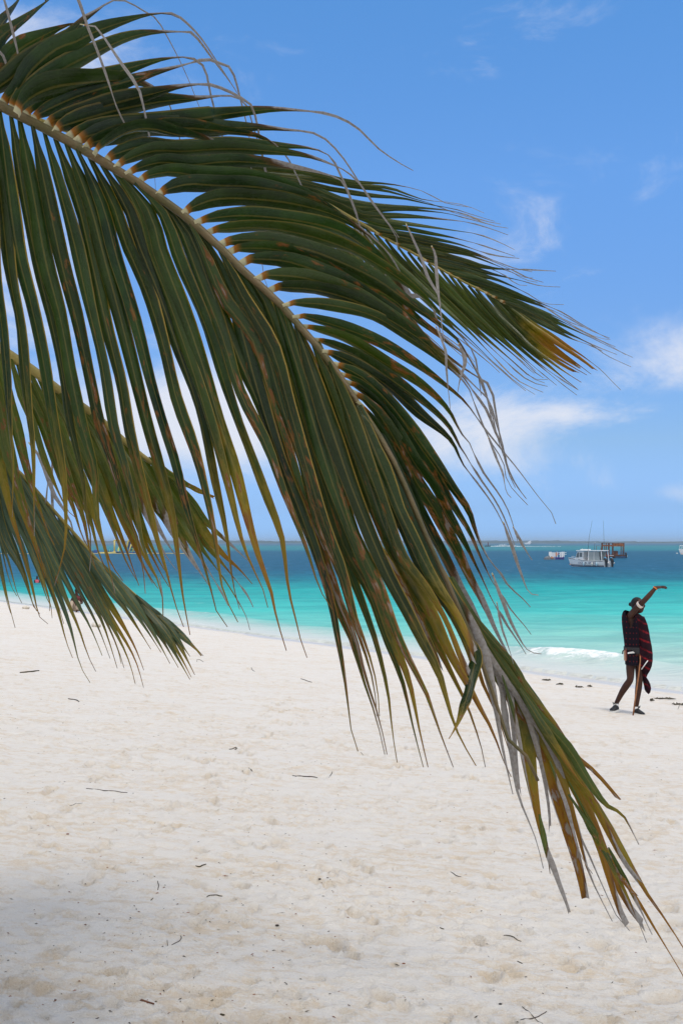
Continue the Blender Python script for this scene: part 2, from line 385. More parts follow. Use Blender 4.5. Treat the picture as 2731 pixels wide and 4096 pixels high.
# ------------------------------------------------------------------ the sea
def water_mat():
    m = bpy.data.materials.new('sea_water'); m.use_nodes = True; t = NT(m.node_tree); nt = m.node_tree; b = nt.nodes['Principled BSDF']; out = nt.nodes['Material Output']
    oc = t.n('ShaderNodeTexCoord').outputs['Object']; sp = t.n('ShaderNodeSeparateXYZ'); t.link(oc, sp.inputs[0])
    x, y = sp.outputs[0], sp.outputs[1]
    patch = t.noise(t.scale(oc, (.012, .03, 1)), 1, 4, .6); patch2 = t.noise(t.scale(oc, (.05, .13, 1)), 1, 4, .6)
    yy = t.m('MULTIPLY', y, t.m('ADD', .76, t.m('ADD', t.m('MULTIPLY', patch, .26), t.m('MULTIPLY', patch2, .22))))
    q = t.m('DIVIDE', t.m('DIVIDE', 3196.0, t.m('MAXIMUM', yy, 12)), 160.)
    c = t.ramp(q, [(0, (.030, .115, .185)), (.016, (.030, .115, .185)), (.026, (.030, .22, .235)), (.044, (.030, .22, .24)), (.060, (.015, .10, .175)),
                   (.17, (.014, .105, .190)), (.225, (.014, .175, .235)), (.29, (.020, .37, .36)), (.42, (.070, .51, .46)), (.58, (.22, .56, .49)), (.78, (.46, .62, .56))])
    # streaks of weed; wave shade and bright crests put into the colour
    far = t.mr(y, 45, 110)
    wf = t.n('ShaderNodeMix'); t.link(far, wf.inputs[0]); t.link(t.noise(t.scale(oc, (.16, .62, 1)), 1, 5, .6, .2), wf.inputs[2]); t.link(t.noise(t.scale(oc, (.50, .13, 1)), 1, 5, .7, .2), wf.inputs[3]); wv = wf.outputs[0]
    c = t.mix(t.m('MULTIPLY', t.mr(wv, .36, .62, .5, 0), t.m('ADD', .45, t.m('MULTIPLY', far, .6))), c, (.006, .075, .125))
    wg = t.n('ShaderNodeMix'); t.link(far, wg.inputs[0]); t.link(t.noise(t.scale(oc, (.7, 2.2, 1)), 1, 4, .65), wg.inputs[2]); t.link(t.noise(t.scale(oc, (.9, .22, 1)), 1, 5, .7), wg.inputs[3]); wl = wg.outputs[0]
    c = t.mix(t.mr(wl, .56, .80, 0, .42), c, (.20, .42, .50))
    foam = t.n('ShaderNodeAttribute', attribute_name='foam').outputs['Fac']
    fn = t.noise(t.scale(oc, (2.2, 3.4, 2)), 1, 7, .7, .6); fn2 = t.noise(t.scale(oc, (9, 14, 9)), 1, 4, .7)
    ff = t.mr(t.m('ADD', foam, t.m('ADD', t.m('MULTIPLY', t.m('SUBTRACT', fn, .5), .9), t.m('MULTIPLY', t.m('SUBTRACT', fn2, .5), .4))), .42, .66)
    ff = t.m('MULTIPLY', ff, t.mr(foam, .02, .15))
    # open sea white caps
    cap = t.noise(t.scale(oc, (.05, .30, 1)), 1, 6, .72)
    ff = t.m('MAXIMUM', ff, t.m('MULTIPLY', t.m('MULTIPLY', t.mr(cap, .70, .75), t.mr(y, 120, 420, 1, .12)), .6))
    s0 = t.m('ADD', t.m('MULTIPLY', t.m('SUBTRACT', x, SP.x), SN.x), t.m('MULTIPLY', t.m('SUBTRACT', y, SP.y), SN.y))
    c = t.mix(t.mr(t.m('ADD', s0, t.m('MULTIPLY', t.m('SUBTRACT', fn, .5), 2.0)), -4.2, -.6, 0, .92), c, (.60, .61, .585))
    c = t.mix(ff, c, (.80, .81, .81))
    s = t.m('ADD', t.m('MULTIPLY', t.m('SUBTRACT', x, SP.x), SN.x), t.m('MULTIPLY', t.m('SUBTRACT', y, SP.y), SN.y))
    al = t.m('MAXIMUM', t.mr(t.m('ADD', s, t.m('MULTIPLY', t.m('SUBTRACT', fn, .5), .6)), -.6, .55, 1, .25), ff)
    h = t.m('ADD', t.m('MULTIPLY', t.noise(t.scale(oc, (.55, 1.5, 1)), 1, 5, .62, .2), 1.0), t.m('MULTIPLY', t.noise(t.scale(oc, (3, 6, 1)), 1, 4, .6), .12))
    bp = t.n('ShaderNodeBump'); bp.inputs['Strength'].default_value = .9; bp.inputs['Distance'].default_value = .22
    t.link(h, bp.inputs['Height'])
    nt.nodes.remove(b); df = t.n('ShaderNodeBsdfDiffuse'); gl = t.n('ShaderNodeBsdfGlossy'); gl.inputs['Roughness'].default_value = .14; fr = t.n('ShaderNodeFresnel'); fr.inputs[0].default_value = 1.33
    t.link(c, df.inputs['Color'])
    for nd in (df, gl, fr): t.link(bp.outputs[0], nd.inputs['Normal'])
    mx = t.n('ShaderNodeMixShader'); t.link(t.m('MULTIPLY', t.m('MINIMUM', fr.outputs[0], .13), t.m('SUBTRACT', 1, ff)), mx.inputs[0]); t.link(df.outputs[0], mx.inputs[1]); t.link(gl.outputs[0], mx.inputs[2])
    tp = t.n('ShaderNodeBsdfTransparent'); m2 = t.n('ShaderNodeMixShader'); t.link(al, m2.inputs[0]); t.link(tp.outputs[0], m2.inputs[1]); t.link(mx.outputs[0], m2.inputs[2]); t.link(m2.outputs[0], out.inputs[0])
    return m
def make_sea():
    xs = axis(-3200, 3200, .22, .0105)
    ys = [10.]
    while ys[-1] < 6000: ys.append(ys[-1] * (1.0048 if ys[-1] < 260 else 1.02))
    ys = np.array(ys); X, Y = np.meshgrid(xs, ys); S = shore(X, Y)
    k = np.clip((-S - .5) / 6, 0, 1) * np.clip(1 - (Y - 60) / 160, 0.0, 1) * np.clip(1 - (np.abs(X) - 25) / 60, 0, 1)
    U = X * .35 + Y
    Z = k * (.085 * fbm(X * .16, U * .55, 3, .6) * 2 + .05 * fbm(X * .6, U * 1.8, 2))
    # the two little breakers that run along the beach, and the swash
    T = -(X - SP.x) * SN.y + (Y - SP.y) * SN.x          # metres along the shore
    foam = np.zeros_like(Z)
    a1 = np.clip(.36 + 1.3 * vnoise(T * .16 + 3, T * 0 + 2.5) + .6 * np.exp(-((T + 5.3) / 2.0) ** 2), 0, 1.25)
    l1 = -2.9 + 1.2 * vnoise(T * .12, T * 0 + .5) + .5 * vnoise(T * .5, T * 0 + 4.5)
    d = S - l1
    Z += .24 * a1 * np.exp(-(d / .55) ** 2) * (Y < 90)
    foam += a1 * np.where(d > 0, np.exp(-(d / .9) ** 2), np.exp(-(d / .25) ** 2)) * .58
    l2 = -.7 + 1.5 * vnoise(T * .17 + 9, T * 0 + 7.5) + .4 * vnoise(T * .7, T * 0 + 1.5)
    d2 = S - l2; a2 = np.clip(.5 + 1.3 * vnoise(T * .13 + 30, T * 0 + 8.5), .15, 1)
    foam += a2 * np.where(d2 < 0, np.exp(-(d2 / .9) ** 2), np.exp(-(d2 / .22) ** 2)) * .56
    foam *= (Y < 100)
    Zs = np.maximum(Z, np.where(S > -.3, beach0(S) + .012, -9))
    Z = np.where(S > l2 + .35, np.minimum(Z, -.25), np.where(S > -.6, Zs, Z))   # the edge of the swash
    me, used = grid_mesh('sea', X, Y, Z, (S < 1.8))
    fa = me.attributes.new('foam', 'FLOAT', 'POINT'); fa.data.foreach_set('value', np.clip(foam, 0, 1).reshape(-1)[used].astype(np.float32))
    o = put('sea', me, water_mat()); o['kind'] = 'structure'
make_sea()

# ------------------------------------------------------------------ the low wooded island on the horizon
def make_island():
    mb = MB(); n = 1400; D0 = 2600
    secs = []
    for i in range(n):
        x = -1500 + 3000 * i / (n - 1)
        h = 6.0 + 1.6 * float(fbm(np.array(x * .004), np.array(1.7), 3)) + 2.2 * float(fbm(np.array(x * .11), np.array(8.2), 4, .7))
        if x > 520: h -= 1.4 * sm(x, 520, 620)
        secs.append([(x, D0, -.3), (x, D0 + 8, h * .55), (x, D0 + 30, h), (x, D0 + 160, h * .9), (x, D0 + 320, -.3)])
    mb.loft(secs, False, False)
    g = mat('island_woods', (.022, .042, .026), .9, .1, vscale=.03, col2=(.05, .065, .045))
    o = mb.build('island', g, None); o['kind'] = 'structure'
make_island()

# ------------------------------------------------------------------ the coconut palm
CROP = {'A': (0, 0, .63776), 'B': (700, 300, .63776), 'C': (1500, 600, .63776), 'K': (0, 800, .63776), 'M': (0, 1800, .63776),
        'F': (900, 1200, .63776), 'G': (1200, 2100, .63776), 'H': (1900, 2700, .53), 'I': (1700, 1300, .6575), 'N': (500, 2350, .574), 'P': (0, 0, 4.0)}
def parse(s):
    """survey of one leaflet: readings in several magnified views, brought to one scale; '|' marks where the dry tail begins"""
    pts, tail, ox, oy, k, buf = [], None, 0, 0, 1, []
    for w in s.split():
        if w in CROP: ox, oy, k = CROP[w]
        elif w == '|': tail = len(pts) - 1
        else:
            buf.append(float(w))
            if len(buf) == 2: pts.append(((ox + buf[0] * k) * .25, (oy + buf[1] * k) * .25)); buf = []
    return pts, tail
def resample(pts, n):
    P = [Vector(p) for p in pts]; dense = []
    for i in range(len(P) - 1):
        p0, p1, p2, p3 = P[max(i-1, 0)], P[i], P[i+1], P[min(i+2, len(P)-1)]
        for j in range(8):
            t = j / 8; dense.append(.5 * ((2*p1) + (p2-p0)*t + (2*p0-5*p1+4*p2-p3)*t*t + (3*p1-p0-3*p2+p3)*t**3))
    dense.append(P[-1]); L = [0]
    for a, b in zip(dense, dense[1:]): L.append(L[-1] + (b - a).length)
    out = []; j = 0
    for i in range(n):
        t = L[-1] * i / (n - 1)
        while j < len(L) - 2 and L[j+1] < t: j += 1
        f = (t - L[j]) / max(1e-9, L[j+1] - L[j]); out.append(dense[j].lerp(dense[j+1], f))
    return out, L[-1]
CAMP = Vector((0, 0, CZ)); LEAVES = []
def leaflet(parent, pts, tailf, depth, lean, hw, props, roll=0., fold=.5, name='leaflet', blunt=False, curl=0., rng_=random, bw=.5):
    """one folded blade with its own real distance; tailf = fraction of the length that is blade"""
    n = len(pts); ph = rng_.uniform(0, 6.28); wob = rng_.uniform(.06, .28); fr = rng_.uniform(2.0, 4.0)
    P = []
    for i, p in enumerate(pts):
        t = i / (n - 1); P.append(at(p[0], p[1], depth + lean * t + curl * t * t + .012 * math.sin(ph + 5 * t)))
    verts, faces, uvs = [], [], []
    for i, p in enumerate(P):
        t = i / (n - 1)
        T = (P[min(i+1, n-1)] - P[max(i-1, 0)]).normalized()
        S = T.cross(CAMP - p).normalized(); N = S.cross(T)
        r = roll + wob * math.sin(ph + fr * 6.28 * t) * sm(t, .02, .2)
        S, N = S * math.cos(r) + N * math.sin(r), N * math.cos(r) - S * math.sin(r)
        b = t / tailf
        if b <= 1: w = (bw + (1 - bw) * sm(b, .02, .25)) * ((1 - .93 * sm(b, .55 if bw > .71 else .40, 1.0)) if not blunt else (1 - .55 * sm(b, .5, 1)))
        else: w = .14
        if bw > .71: w *= 1 + .42 * sm(b, .01, .10) * (1 - sm(b, .22, .50))
        if t < .02: w = .36
        elif t < .05: w *= .72
        w *= hw * (1 + .05 * math.sin(ph + 23 * t))
        if tailf < 1 and b > 1: w = max(.0009, (.0034 + .0010 * math.sin(ph)) * min(1, hw / .0145) * (1 - .75 * (t - tailf) / (1 - tailf)))
        elif not blunt and t > .97: w *= .5
        w = max(w, .0010)
        d = N * (-w * fold)
        verts += [p + S * w + d, p, p - S * w + d]; uvs += [(0, t), (.5, t), (1, t)]
        if i:
            a = 3 * i; faces += [(a-3, a-2, a+1, a), (a-2, a-1, a+2, a+1)]
    if blunt:
        dq = (P[-1] - P[-2]) * .9; verts[-1] = verts[-1] + dq * rng_.uniform(-.6, .4); verts[-3] = verts[-3] + dq * rng_.uniform(-.6, .4); verts[-2] = verts[-2] - dq * rng_.uniform(.2, .6)
    me = bpy.data.meshes.new(name); me.from_pydata(verts, [], faces)
    uvl = me.uv_layers.new(name='UVMap')
    uvl.data.foreach_set('uv', [c for l in me.loops for c in uvs[l.vertex_index]])
    o = put(name, me, LEAF, parent, True)
    o['cushion'] = 1.0; o['lime'] = 0.0; o['rim'] = rng_.uniform(0, .3)
    for k, v in props.items(): o[k] = float(v)
    LEAVES.append(o)
    return o
def bunch(parent, guides, depth_of, lean, hw, base, ins=0, jit=2.0, roll=.35, curl=0., seed=1, nseg=15, fold=.5, snap=None, bw=.5):
    """guides surveyed one by one, with the leaflets between two of them blended in"""
    rr = random.Random(seed); G = []
    for g in guides:
        s, kw = (g, {}) if isinstance(g, str) else g
        pts, tail = parse(s)
        if snap:
            q0 = Vector(pts[0]); nb = min(snap, key=lambda p: (p - q0).length)
            if (nb - q0).length < 30: pts = [tuple(nb.lerp(q0, .1))] + pts; tail = tail + 1 if tail is not None else None
        rp, L = resample(pts, 30)
        if tail is None: tf = 1.0
        else: tf = resample(pts[:tail + 1], 12)[1] / L
        G.append((rp, tf, kw))
    def emit(rp, tf, kw, k):
        n = nseg + (8 if tf < 1 else 0)
        q, _ = resample([(p.x, p.y) for p in rp], n)
        pr = dict(base)
        for key in ('dry', 'yellow', 'spots', 'pale', 'lime'):
            if key in kw: pr[key] = kw[key]
        if tf < 1 and 'dry' not in kw: pr['dry'] = tf * rr.uniform(.86, .98)
        for key, a in (('dry', .05), ('yellow', .12), ('spots', .35), ('pale', .1), ('lime', .12), ('rim', .35)): pr[key] = pr.get(key, 0) + rr.uniform(-a, a)
        pr['spots'] = max(0, pr['spots']); pr['pale'] = max(0, pr['pale']); pr['lime'] = max(0, pr['lime']); pr['rim'] = min(1, max(0, pr['rim']))
        leaflet(parent, q, tf, depth_of(q[0][0]) + kw.get('dd', 0), lean * rr.uniform(.7, 1.3), hw * kw.get('w', 1) * rr.uniform(.9, 1.1), pr,
                roll=rr.gauss(roll, .22) + kw.get('roll', 0), fold=fold * rr.uniform(.7, 1.3), blunt=kw.get('blunt', False), curl=curl, rng_=rr, bw=bw)
    for i, (rp, tf, kw) in enumerate(G):
        emit(rp, tf, kw, i)
        m = kw.get('ins', ins)
        if i + 1 < len(G):
            rp2, tf2, kw2 = G[i + 1]
            for j in range(m):
                f = (j + 1) / (m + 1) + rr.uniform(-.08, .08); jx, jy = rr.gauss(0, jit), rr.gauss(0, jit)
                mid = [a.lerp(b, f) + Vector((jx, jy)) * (t / 29) ** 1.5 for t, (a, b) in enumerate(zip(rp, rp2))]
                k2 = {k: v for k, v in kw.items() if k in ('w', 'dd', 'dry', 'yellow', 'spots', 'pale', 'roll')}
                emit(mid, tf + (tf2 - tf) * f if (tf < 1) == (tf2 < 1) else max(tf, tf2) if tf == tf2 else .85, k2, i)
CROWN = at(-540, 0, 3.0)
palm = thing('palm_tree', 'coconut palm whose dark drooping fronds hang in from the left edge across the beach', 'palm tree', (CROWN.x, CROWN.y, 0))
bpy.context.view_layer.update(); 
def under_palm(o):
    o.parent = palm; o.matrix_parent_inverse = Matrix.Translation((-CROWN.x, -CROWN.y, 0)); return o
def rachis(name, srv, dep, r0, r1, mt, pre, label=None):
    """the stalk of a frond, from the crown out to its tip"""
    pts, _ = parse(srv); q, L = resample(pts, 34)
    vis = [at(p.x, p.y, dep(p.x)) for p in q]
    path = [CROWN] + [Vector(p) for p in pre] + vis
    # smooth the part between the crown and the picture edge
    ctl = [CROWN] + [Vector(p) for p in pre] + [vis[0], vis[2]]
    out = []
    for i in range(len(ctl) - 2):
        p0, p1, p2, p3 = ctl[max(i-1, 0)], ctl[i], ctl[i+1], ctl[i+2]
        for j in range(6):
            t = j / 6; out.append(.5 * ((2*p1) + (p2-p0)*t + (2*p0-5*p1+4*p2-p3)*t*t + (3*p1-p0-3*p2+p3)*t**3))
    path = out + vis
    n0, n = len(out), len(path)
    rad = [(r0 * 1.0 + r0 * .9 * (1 - i / n0)) if i < n0 else r0 + (r1 - r0) * ((i - n0) / (n - n0 - 1)) ** .85 for i in range(n)]
    o = MB().tube(path, rad, 8).build(name, mt, None, True)
    under_palm(o)
    if label: o['label'] = label
    return o
# --- the big frond across the picture
dM = lambda px: 2.85 - .55 * seg(px, 0, 640)
MAIN_SRV = 'A -40 642 0 665 110 720 240 785 400 870 530 945 640 1010 760 1085 870 1150 1000 1240 1100 1310 1200 1390 B 230 1035 340 1140 430 1230 520 1310 F 340 20 400 95 480 180 560 270 650 385 720 480 790 590 860 700 930 800 1010 930 1090 1090 1170 1270 1240 1440 G 860 230 960 450 1060 680 1150 900 1230 1130 1290 1330 H 330 520 470 800'
main = rachis('frond', MAIN_SRV,
              dM, .0128, .0035, RACHIS, [at(-330, -14, 2.95), at(-150, 38, 2.9)], 'large dark green frond drooping across the whole picture')
MSNAP = resample(parse(MAIN_SRV)[0], 300)[0]
MU = ['A -200 470 -120 420 -60 330 0 170 60 90 140 -40', ('A -140 530 -60 370 0 240 100 160 230 60 340 -30', {'w': .9}),
      ('A -120 560 0 480 100 330 250 235 400 165 500 145 | 545 160 600 290 680 500 730 650 790 800 822 840', {'w': 1.25, 'spots': .5}),
      'A -70 595 60 500 150 420 300 320 440 225 530 120 620 60 690 8 | 790 8 880 60 970 110 1030 200 1110 350 1180 500 1240 650 1270 720',
      'A 20 640 120 560 200 440 350 310 480 260 620 190 900 100 1060 85 | 1140 120 1250 230 1340 360 1420 480 1440 510',
      'A 85 668 140 600 400 430 620 320 800 240 960 205 1190 205 | 1240 250 1330 370 1430 500 1490 590',
      ('A 120 690 200 610 350 545 550 520 780 505 900 530 990 570 1050 640 | 1090 750 1150 950 1220 1100 1280 1195', {'w': 1.3, 'dd': -.05}),
      'A 160 710 300 580 600 500 800 430 1000 375 1150 358 | 1230 380 1285 440 1320 600 1370 780 1420 950 1460 1140',
      ('A 220 730 400 640 600 565 870 490 1000 450 1230 385 | 1290 370 1370 395 1450 440 1510 640 1550 800 1568 900', {'spots': .9, 'yellow': .55}),
      'A 290 772 500 720 750 640 950 590 1150 540 1300 530 | 1400 560 1500 610 B 470 185 510 300 545 500 590 690 640 820 690 860',
      'A 355 806 700 700 1000 640 1200 620 1420 600 | 1510 625 B 450 200 480 300 530 460 560 600 605 750',
      'A 430 850 620 800 850 785 1100 765 1400 720 B 200 262 400 235 620 215 900 235 | 1040 275 1150 340 1270 460 1400 550 1490 600',
      'A 490 875 700 820 1000 800 B 200 335 480 330 700 345 850 360 | 950 410 1050 520 1130 640 1230 800 1330 930 1390 1030 1395 1100',
      ('A 545 910 750 850 1000 810 1200 805 B 250 350 480 372 600 420 680 490 | 740 590 820 760 900 940 915 1010', {'spots': .7}),
      ('A 605 945 800 830 950 810 B 0 375 150 400 300 460 440 545 480 600 | 490 700 510 900 530 1100 560 1290 580 1340', {'dry': .42, 'dd': -.04}),
      'A 670 992 880 920 B 0 470 300 440 600 440 850 460 970 510 | 1010 580 1070 700 1130 850 1170 1000',
      'A 740 1032 950 950 B 50 480 300 465 500 470 800 505 1000 570 1090 620 | 1160 690 1260 830 1350 950 1400 1020',
      ('A 805 1080 1000 1020 B 100 565 300 545 500 550 800 590 1000 640 1050 680 | 1090 760 1140 900 1190 1060 1260 1350', {'dry': .5}),
      ('A 875 1125 1050 1080 B 150 635 400 640 650 680 850 750 1000 850 1100 930 | 1170 1020 1220 1150 1290 1390', {'ins': 1}),
      ('B 60 855 250 780 500 780 750 810 1000 880 1180 980 1320 1100 | 1420 1260 1470 1400', {'w': 1.15}),
      ('B 140 920 300 890 500 885 800 920 1050 990 1250 1130 1400 1300 1500 1411 C 330 920 420 1200 | 430 1300 455 1480', {'dry': .62}),
      ('B 215 980 500 960 800 1000 1100 1100 1350 1240 1560 1400 C 450 1080 600 1250 | 640 1400 660 1540', {'ins': 2, 'spots': .6}),
      ('B 430 1160 700 1170 1000 1280 1200 1400 C 50 990 200 1080 330 1210 560 1375 690 1455 | I 400 390 420 500 445 650 470 780 510 920 545 990', {'yellow': .5, 'ins': 2, 'spots': .7}),
      ('F 380 20 640 30 900 90 1100 200 1300 340 1500 520 I 300 490 | 340 590 400 720 470 830 500 960 620 1095', {'dry': .55}),
      ('F 440 95 700 165 950 260 1150 380 1350 520 1500 640 I 350 620 | 470 770 560 880 680 1040 770 1150 790 1210', {'spots': .8}),
      ('F 490 165 750 250 1000 400 1200 520 1380 680 1470 830 I 260 710 300 800 | 350 900 430 1010 500 1130 560 1320', {'ins': 1, 'spots': .8}),
      ('F 610 315 800 400 1000 530 1200 700 1400 870 1480 1020 I 290 930 | 400 1080 470 1210 540 1360', {'w': 1.1, 'spots': .7}),
      ('F 670 395 850 480 1000 620 1150 800 1300 1000 1420 1180 1520 1320 G 1100 50 1170 200 1250 300 | 1300 380 1400 470 1440 515', {'spots': .8, 'ins': 2}),
      ('F 790 560 950 700 1100 950 1200 1150 1300 1300 1420 1530 G 960 130 1060 340 1150 500 1230 680 1330 870 1400 1010', {'dry': .68, 'yellow': .5, 'spots': .9}),
      ('F 840 630 980 850 1100 1080 1200 1300 1300 1500 G 900 220 1000 420 1080 560 1150 750 1220 950 1290 1150 1310 1400 1350 1560', {'dry': .55, 'spots': .9}),
      ('F 900 720 1010 930 1100 1150 1180 1350 G 740 120 840 330 940 520 1030 720 1110 900 1160 1050 1220 1160 1300 1400', {'yellow': .45, 'pale': .5, 'spots': .7})]
MU = [(g, {'w': 1.6}) if isinstance(g, str) else (g[0], dict(g[1], w=1.5 * g[1].get('w', 1))) for g in MU[:14]] + [(g, {'w': 1.35}) if isinstance(g, str) else (g[0], dict(g[1], w=1.35 * g[1].get('w', 1))) for g in MU[14:23]] + MU[23:]
bunch(main, MU, dM, .22, .0162, dict(dry=1.3, yellow=.9, spots=.28, pale=0), ins=0, roll=-.42, curl=.05, seed=3, nseg=22, fold=.55, snap=MSNAP, bw=.66)
TH = [('A 420 -120 470 -40 520 80 560 190 620 340 700 580 740 700 800 810', {}), ('A 5 -40 20 -20 60 120 100 280 125 400 135 500 145 525', {}), ('A -60 260 -30 300 20 350 60 460 110 605', {}),
      ('A 500 150 600 165 700 300 780 420 840 500 870 545 910 700 950 930 970 1100 978 1260', {'w': 1.6}), ('A 440 -90 490 -20 540 140 610 320 670 480 720 640 790 790', {}),
      ('C 190 460 280 650 330 800 400 920 410 1060 430 1200', {'w': 1.2}), ('C 350 600 375 660 385 800 400 960 420 1080', {'w': 1.2}), ('I 200 110 230 170 240 240 210 330 195 410', {'w': 1.4}),
      ('I 60 0 100 90 125 170 130 300 150 510', {}), ('I 380 680 430 800 470 900 490 1010 520 1050', {}), ('G 1270 -20 1330 150 1380 300 1430 420 1490 440', {'w': 1.1}), ('G 1330 10 1400 140 1450 220', {}),
      ('G 1230 480 1265 640 1300 750 1335 870', {'w': 1.1}), ('G 1200 300 1300 560 1360 690 1430 790 1510 808', {'w': 1.2})]
bunch(main, [(s, dict(k, dry=-.3)) for s, k in TH], dM, .05, .0034, dict(dry=-.3, yellow=1, spots=0, pale=0), ins=0, roll=.3, seed=5, nseg=14)
ML = [('A -140 600 K -60 60 -30 480 10 800 40 1100 55 1400 M 80 100 75 420', {}),
      ('A -60 640 K 10 60 60 480 110 750 140 1000 170 1300 M 200 0 212 300 213 540', {}),
      ('A -10 670 K 60 0 110 330 190 640 270 1010 330 1380 M 390 150 412 450 400 640 340 850', {}),
      ('A 60 700 K 150 0 230 400 320 760 390 1100 430 1380 M 510 150 540 420 570 570 560 760', {}),
      ('A 120 740 K 215 0 290 400 380 750 450 1120 510 1411 M 590 120 605 400 640 560 690 760 720 900', {}),
      ('A 200 780 K 300 0 390 420 480 760 560 1120 620 1411 M 700 80 790 400 850 520 900 780 910 900', {}),
      ('A 270 820 K 390 0 470 300 560 700 640 1050 700 1411 M 760 50 840 350 890 600 940 720 1010 880 1020 1050', {}),
      ('A 340 860 K 480 0 560 330 660 760 740 1100 790 1400 M 850 60 930 350 980 560 1060 830 1090 950 1150 1110', {}),
      ('A 410 890 K 560 20 650 350 760 760 850 1130 920 1411 M 990 80 1080 420 1130 800 1145 920 1190 1160', {'yellow': 0.6}),
      ('A 480 930 K 640 20 730 350 850 750 940 1100 1030 1411 M 1100 70 1170 360 1230 560 1320 860 1350 1000 1425 1110', {}),
      ('A 550 970 K 720 60 780 260 910 560 1020 900 1100 1230 1160 1411 M 1230 60 1330 480 1380 800 1410 920 1490 1080', {}),
      ('A 620 1010 K 790 50 860 260 1000 600 1120 950 1230 1280 M 1330 150 1410 480 1450 780 1460 850 1500 1000', {}),
      ('A 690 1050 K 860 60 930 320 1080 700 1210 1080 1310 1411 M 1420 200 1520 600 N 960 20 992 140', {'yellow': 0.55}),
      ('A 770 1110 K 940 80 1010 330 1160 720 1290 1100 1380 1411 M 1480 150 1568 480 N 950 -150 1010 0 1050 200 1122 440', {'yellow': 0.55}),
      ('A 840 1150 K 1010 90 1130 420 1290 800 1420 1200 1490 1411 F 200 1100 290 1330 350 1500 N 1130 0 1190 240 1230 400 1265 490', {'yellow': 0.5}),
      ('A 920 1200 K 1110 150 1250 500 1390 850 1500 1200 F 250 900 350 1180 430 1370 510 1568 G 120 400 200 530', {}),
      ('P 173.4 210.5 199.3 239.9 223.2 303.6 234.6 309.6 256.9 389.3 276.0 451.5 293.6 496.1 311.1 543.9 328.7 596.7 336.7 636.6 344.6 684.4 351.0 732.3 357.4 751.4', {'spots': 0.8, 'yellow': 0.65}),
      ('P 157.8 197.7 188.1 231.9 210.5 289.3 232.8 343.5 244.1 371.7 264.9 419.6 288.8 483.4 304.7 525.0 325.2 577.6 336.7 607.9 349.8 636.6 361.3 676.5 376.0 719.5 384.3 754.6', {'spots': 1}),
      ('P 187.8 220.1 200.5 247.2 222.8 300.0 252.1 339.9 271.2 403.6 288.8 459.4 306.3 515.2 329.3 577.6 340.4 607.9 353.1 636.6 364.2 676.5 378.5 719.5 386.4 754.6', {'spots': 1}),
      ('P 200.5 232.8 216.5 263.1 232.4 300.0 261.7 339.9 280.8 403.6 298.3 459.4 317.5 523.2 337.7 572.8 348.9 614.3 361.7 646.2 373.0 684.4 376.2 716.3', {'spots': 0.8, 'yellow': 0.7}),
      ('P 214.9 242.4 230.8 274.3 243.6 300.0 271.2 347.8 288.8 408.4 306.3 467.4 323.9 525.0 342.3 572.8 353.0 614.3 365.3 646.2 376.0 684.4 378.8 716.3', {'spots': 0.8, 'yellow': 0.7}),
      ('P 227.6 255.2 242.0 282.3 264.9 315.9 280.8 367.0 298.3 427.6 315.9 483.4 333.4 532.8 360.6 604.7 374.9 644.6 386.9 692.4 391.7 732.3 396.5 762.6', {'spots': 0.6}),
      ('P 238.8 266.3 263.3 300.0 277.6 339.9 293.6 389.3 309.5 443.5 328.6 502.5 343.0 545.5 368.6 593.6 383.3 636.6 401.2 681.3 412.7 729.1 422.6 767.3', {}),
      ('P 272.8 296.8 285.6 331.9 301.5 382.9 320.7 448.3 339.8 505.7 358.7 553.7 377.2 593.6 390.9 636.6 407.9 681.3 418.4 729.1 427.4 767.3', {}),
      ('P 284.0 309.6 299.9 360.6 317.5 414.8 336.6 478.6 352.6 531.2 374.0 577.6 393.2 628.6 410.8 665.3 425.3 692.4 438.1 729.1 452.6 767.3', {'spots': 0.8}),
      ('P 295.2 323.9 314.3 379.7 333.4 435.5 352.6 491.3 384.5 568.0 408.4 614.3 427.6 651.0 438.7 673.3 454.7 727.5 475.4 765.8', {}),
      ('P 297.4 323.9 316.5 379.7 335.7 435.5 354.8 491.3 368.2 534.6 390.4 568.0 415.8 614.3 437.9 663.7 440.9 673.3', {'spots': 1.1, 'blunt': True, 'w': 0.9}),
      ('P 311.1 341.5 328.6 389.3 346.2 438.7 363.7 486.5 376.5 525.0 388.6 553.7 414.2 601.5 435.0 644.6 452.6 679.7 467.0 708.4 479.8 745.0 484.6 767.3', {'spots': 0.7, 'yellow': 0.5}),
      ('P 317.5 341.5 335.0 389.3 352.6 438.7 370.1 486.5 382.8 525.0 402.0 564.9 426.0 604.7 446.7 649.4 467.4 684.4 477.0 703.6 491.3 730.7 504.1 764.2 510.5 776.9', {'spots': 0.9, 'yellow': 0.5}),
      ('P 327.0 360.6 346.2 411.6 363.7 459.4 381.3 507.3 400.4 556.9 425.8 592.0 444.7 623.9 460.4 660.5 469.8 678.1', {'spots': 0.8, 'yellow': 0.55, 'blunt': True}),
      ('P 343.0 381.3 360.5 427.6 376.5 469.0 394.0 512.1 422.6 572.8 444.7 604.7 462.0 639.8 471.4 662.1', {'blunt': True}),
      ('P 355.7 405.2 373.3 448.3 390.8 491.3 405.2 525.0 435.5 584.0 459.4 620.7 475.4 655.7', {'blunt': True}),
      ('P 358.9 405.2 376.5 448.3 394.0 491.3 408.4 525.0 440.8 580.8 463.4 617.5 481.1 652.6 489.3 684.4 494.3 708.4 499.9 741.2 512.0 794.2', {'dry': 0.62, 'pale': 0.5}),
      ('G 1030 700 1095 800 1080 920 1050 1050 1000 1200 960 1290 930 1340', {'w': 0.7, 'yellow': 0.5})]
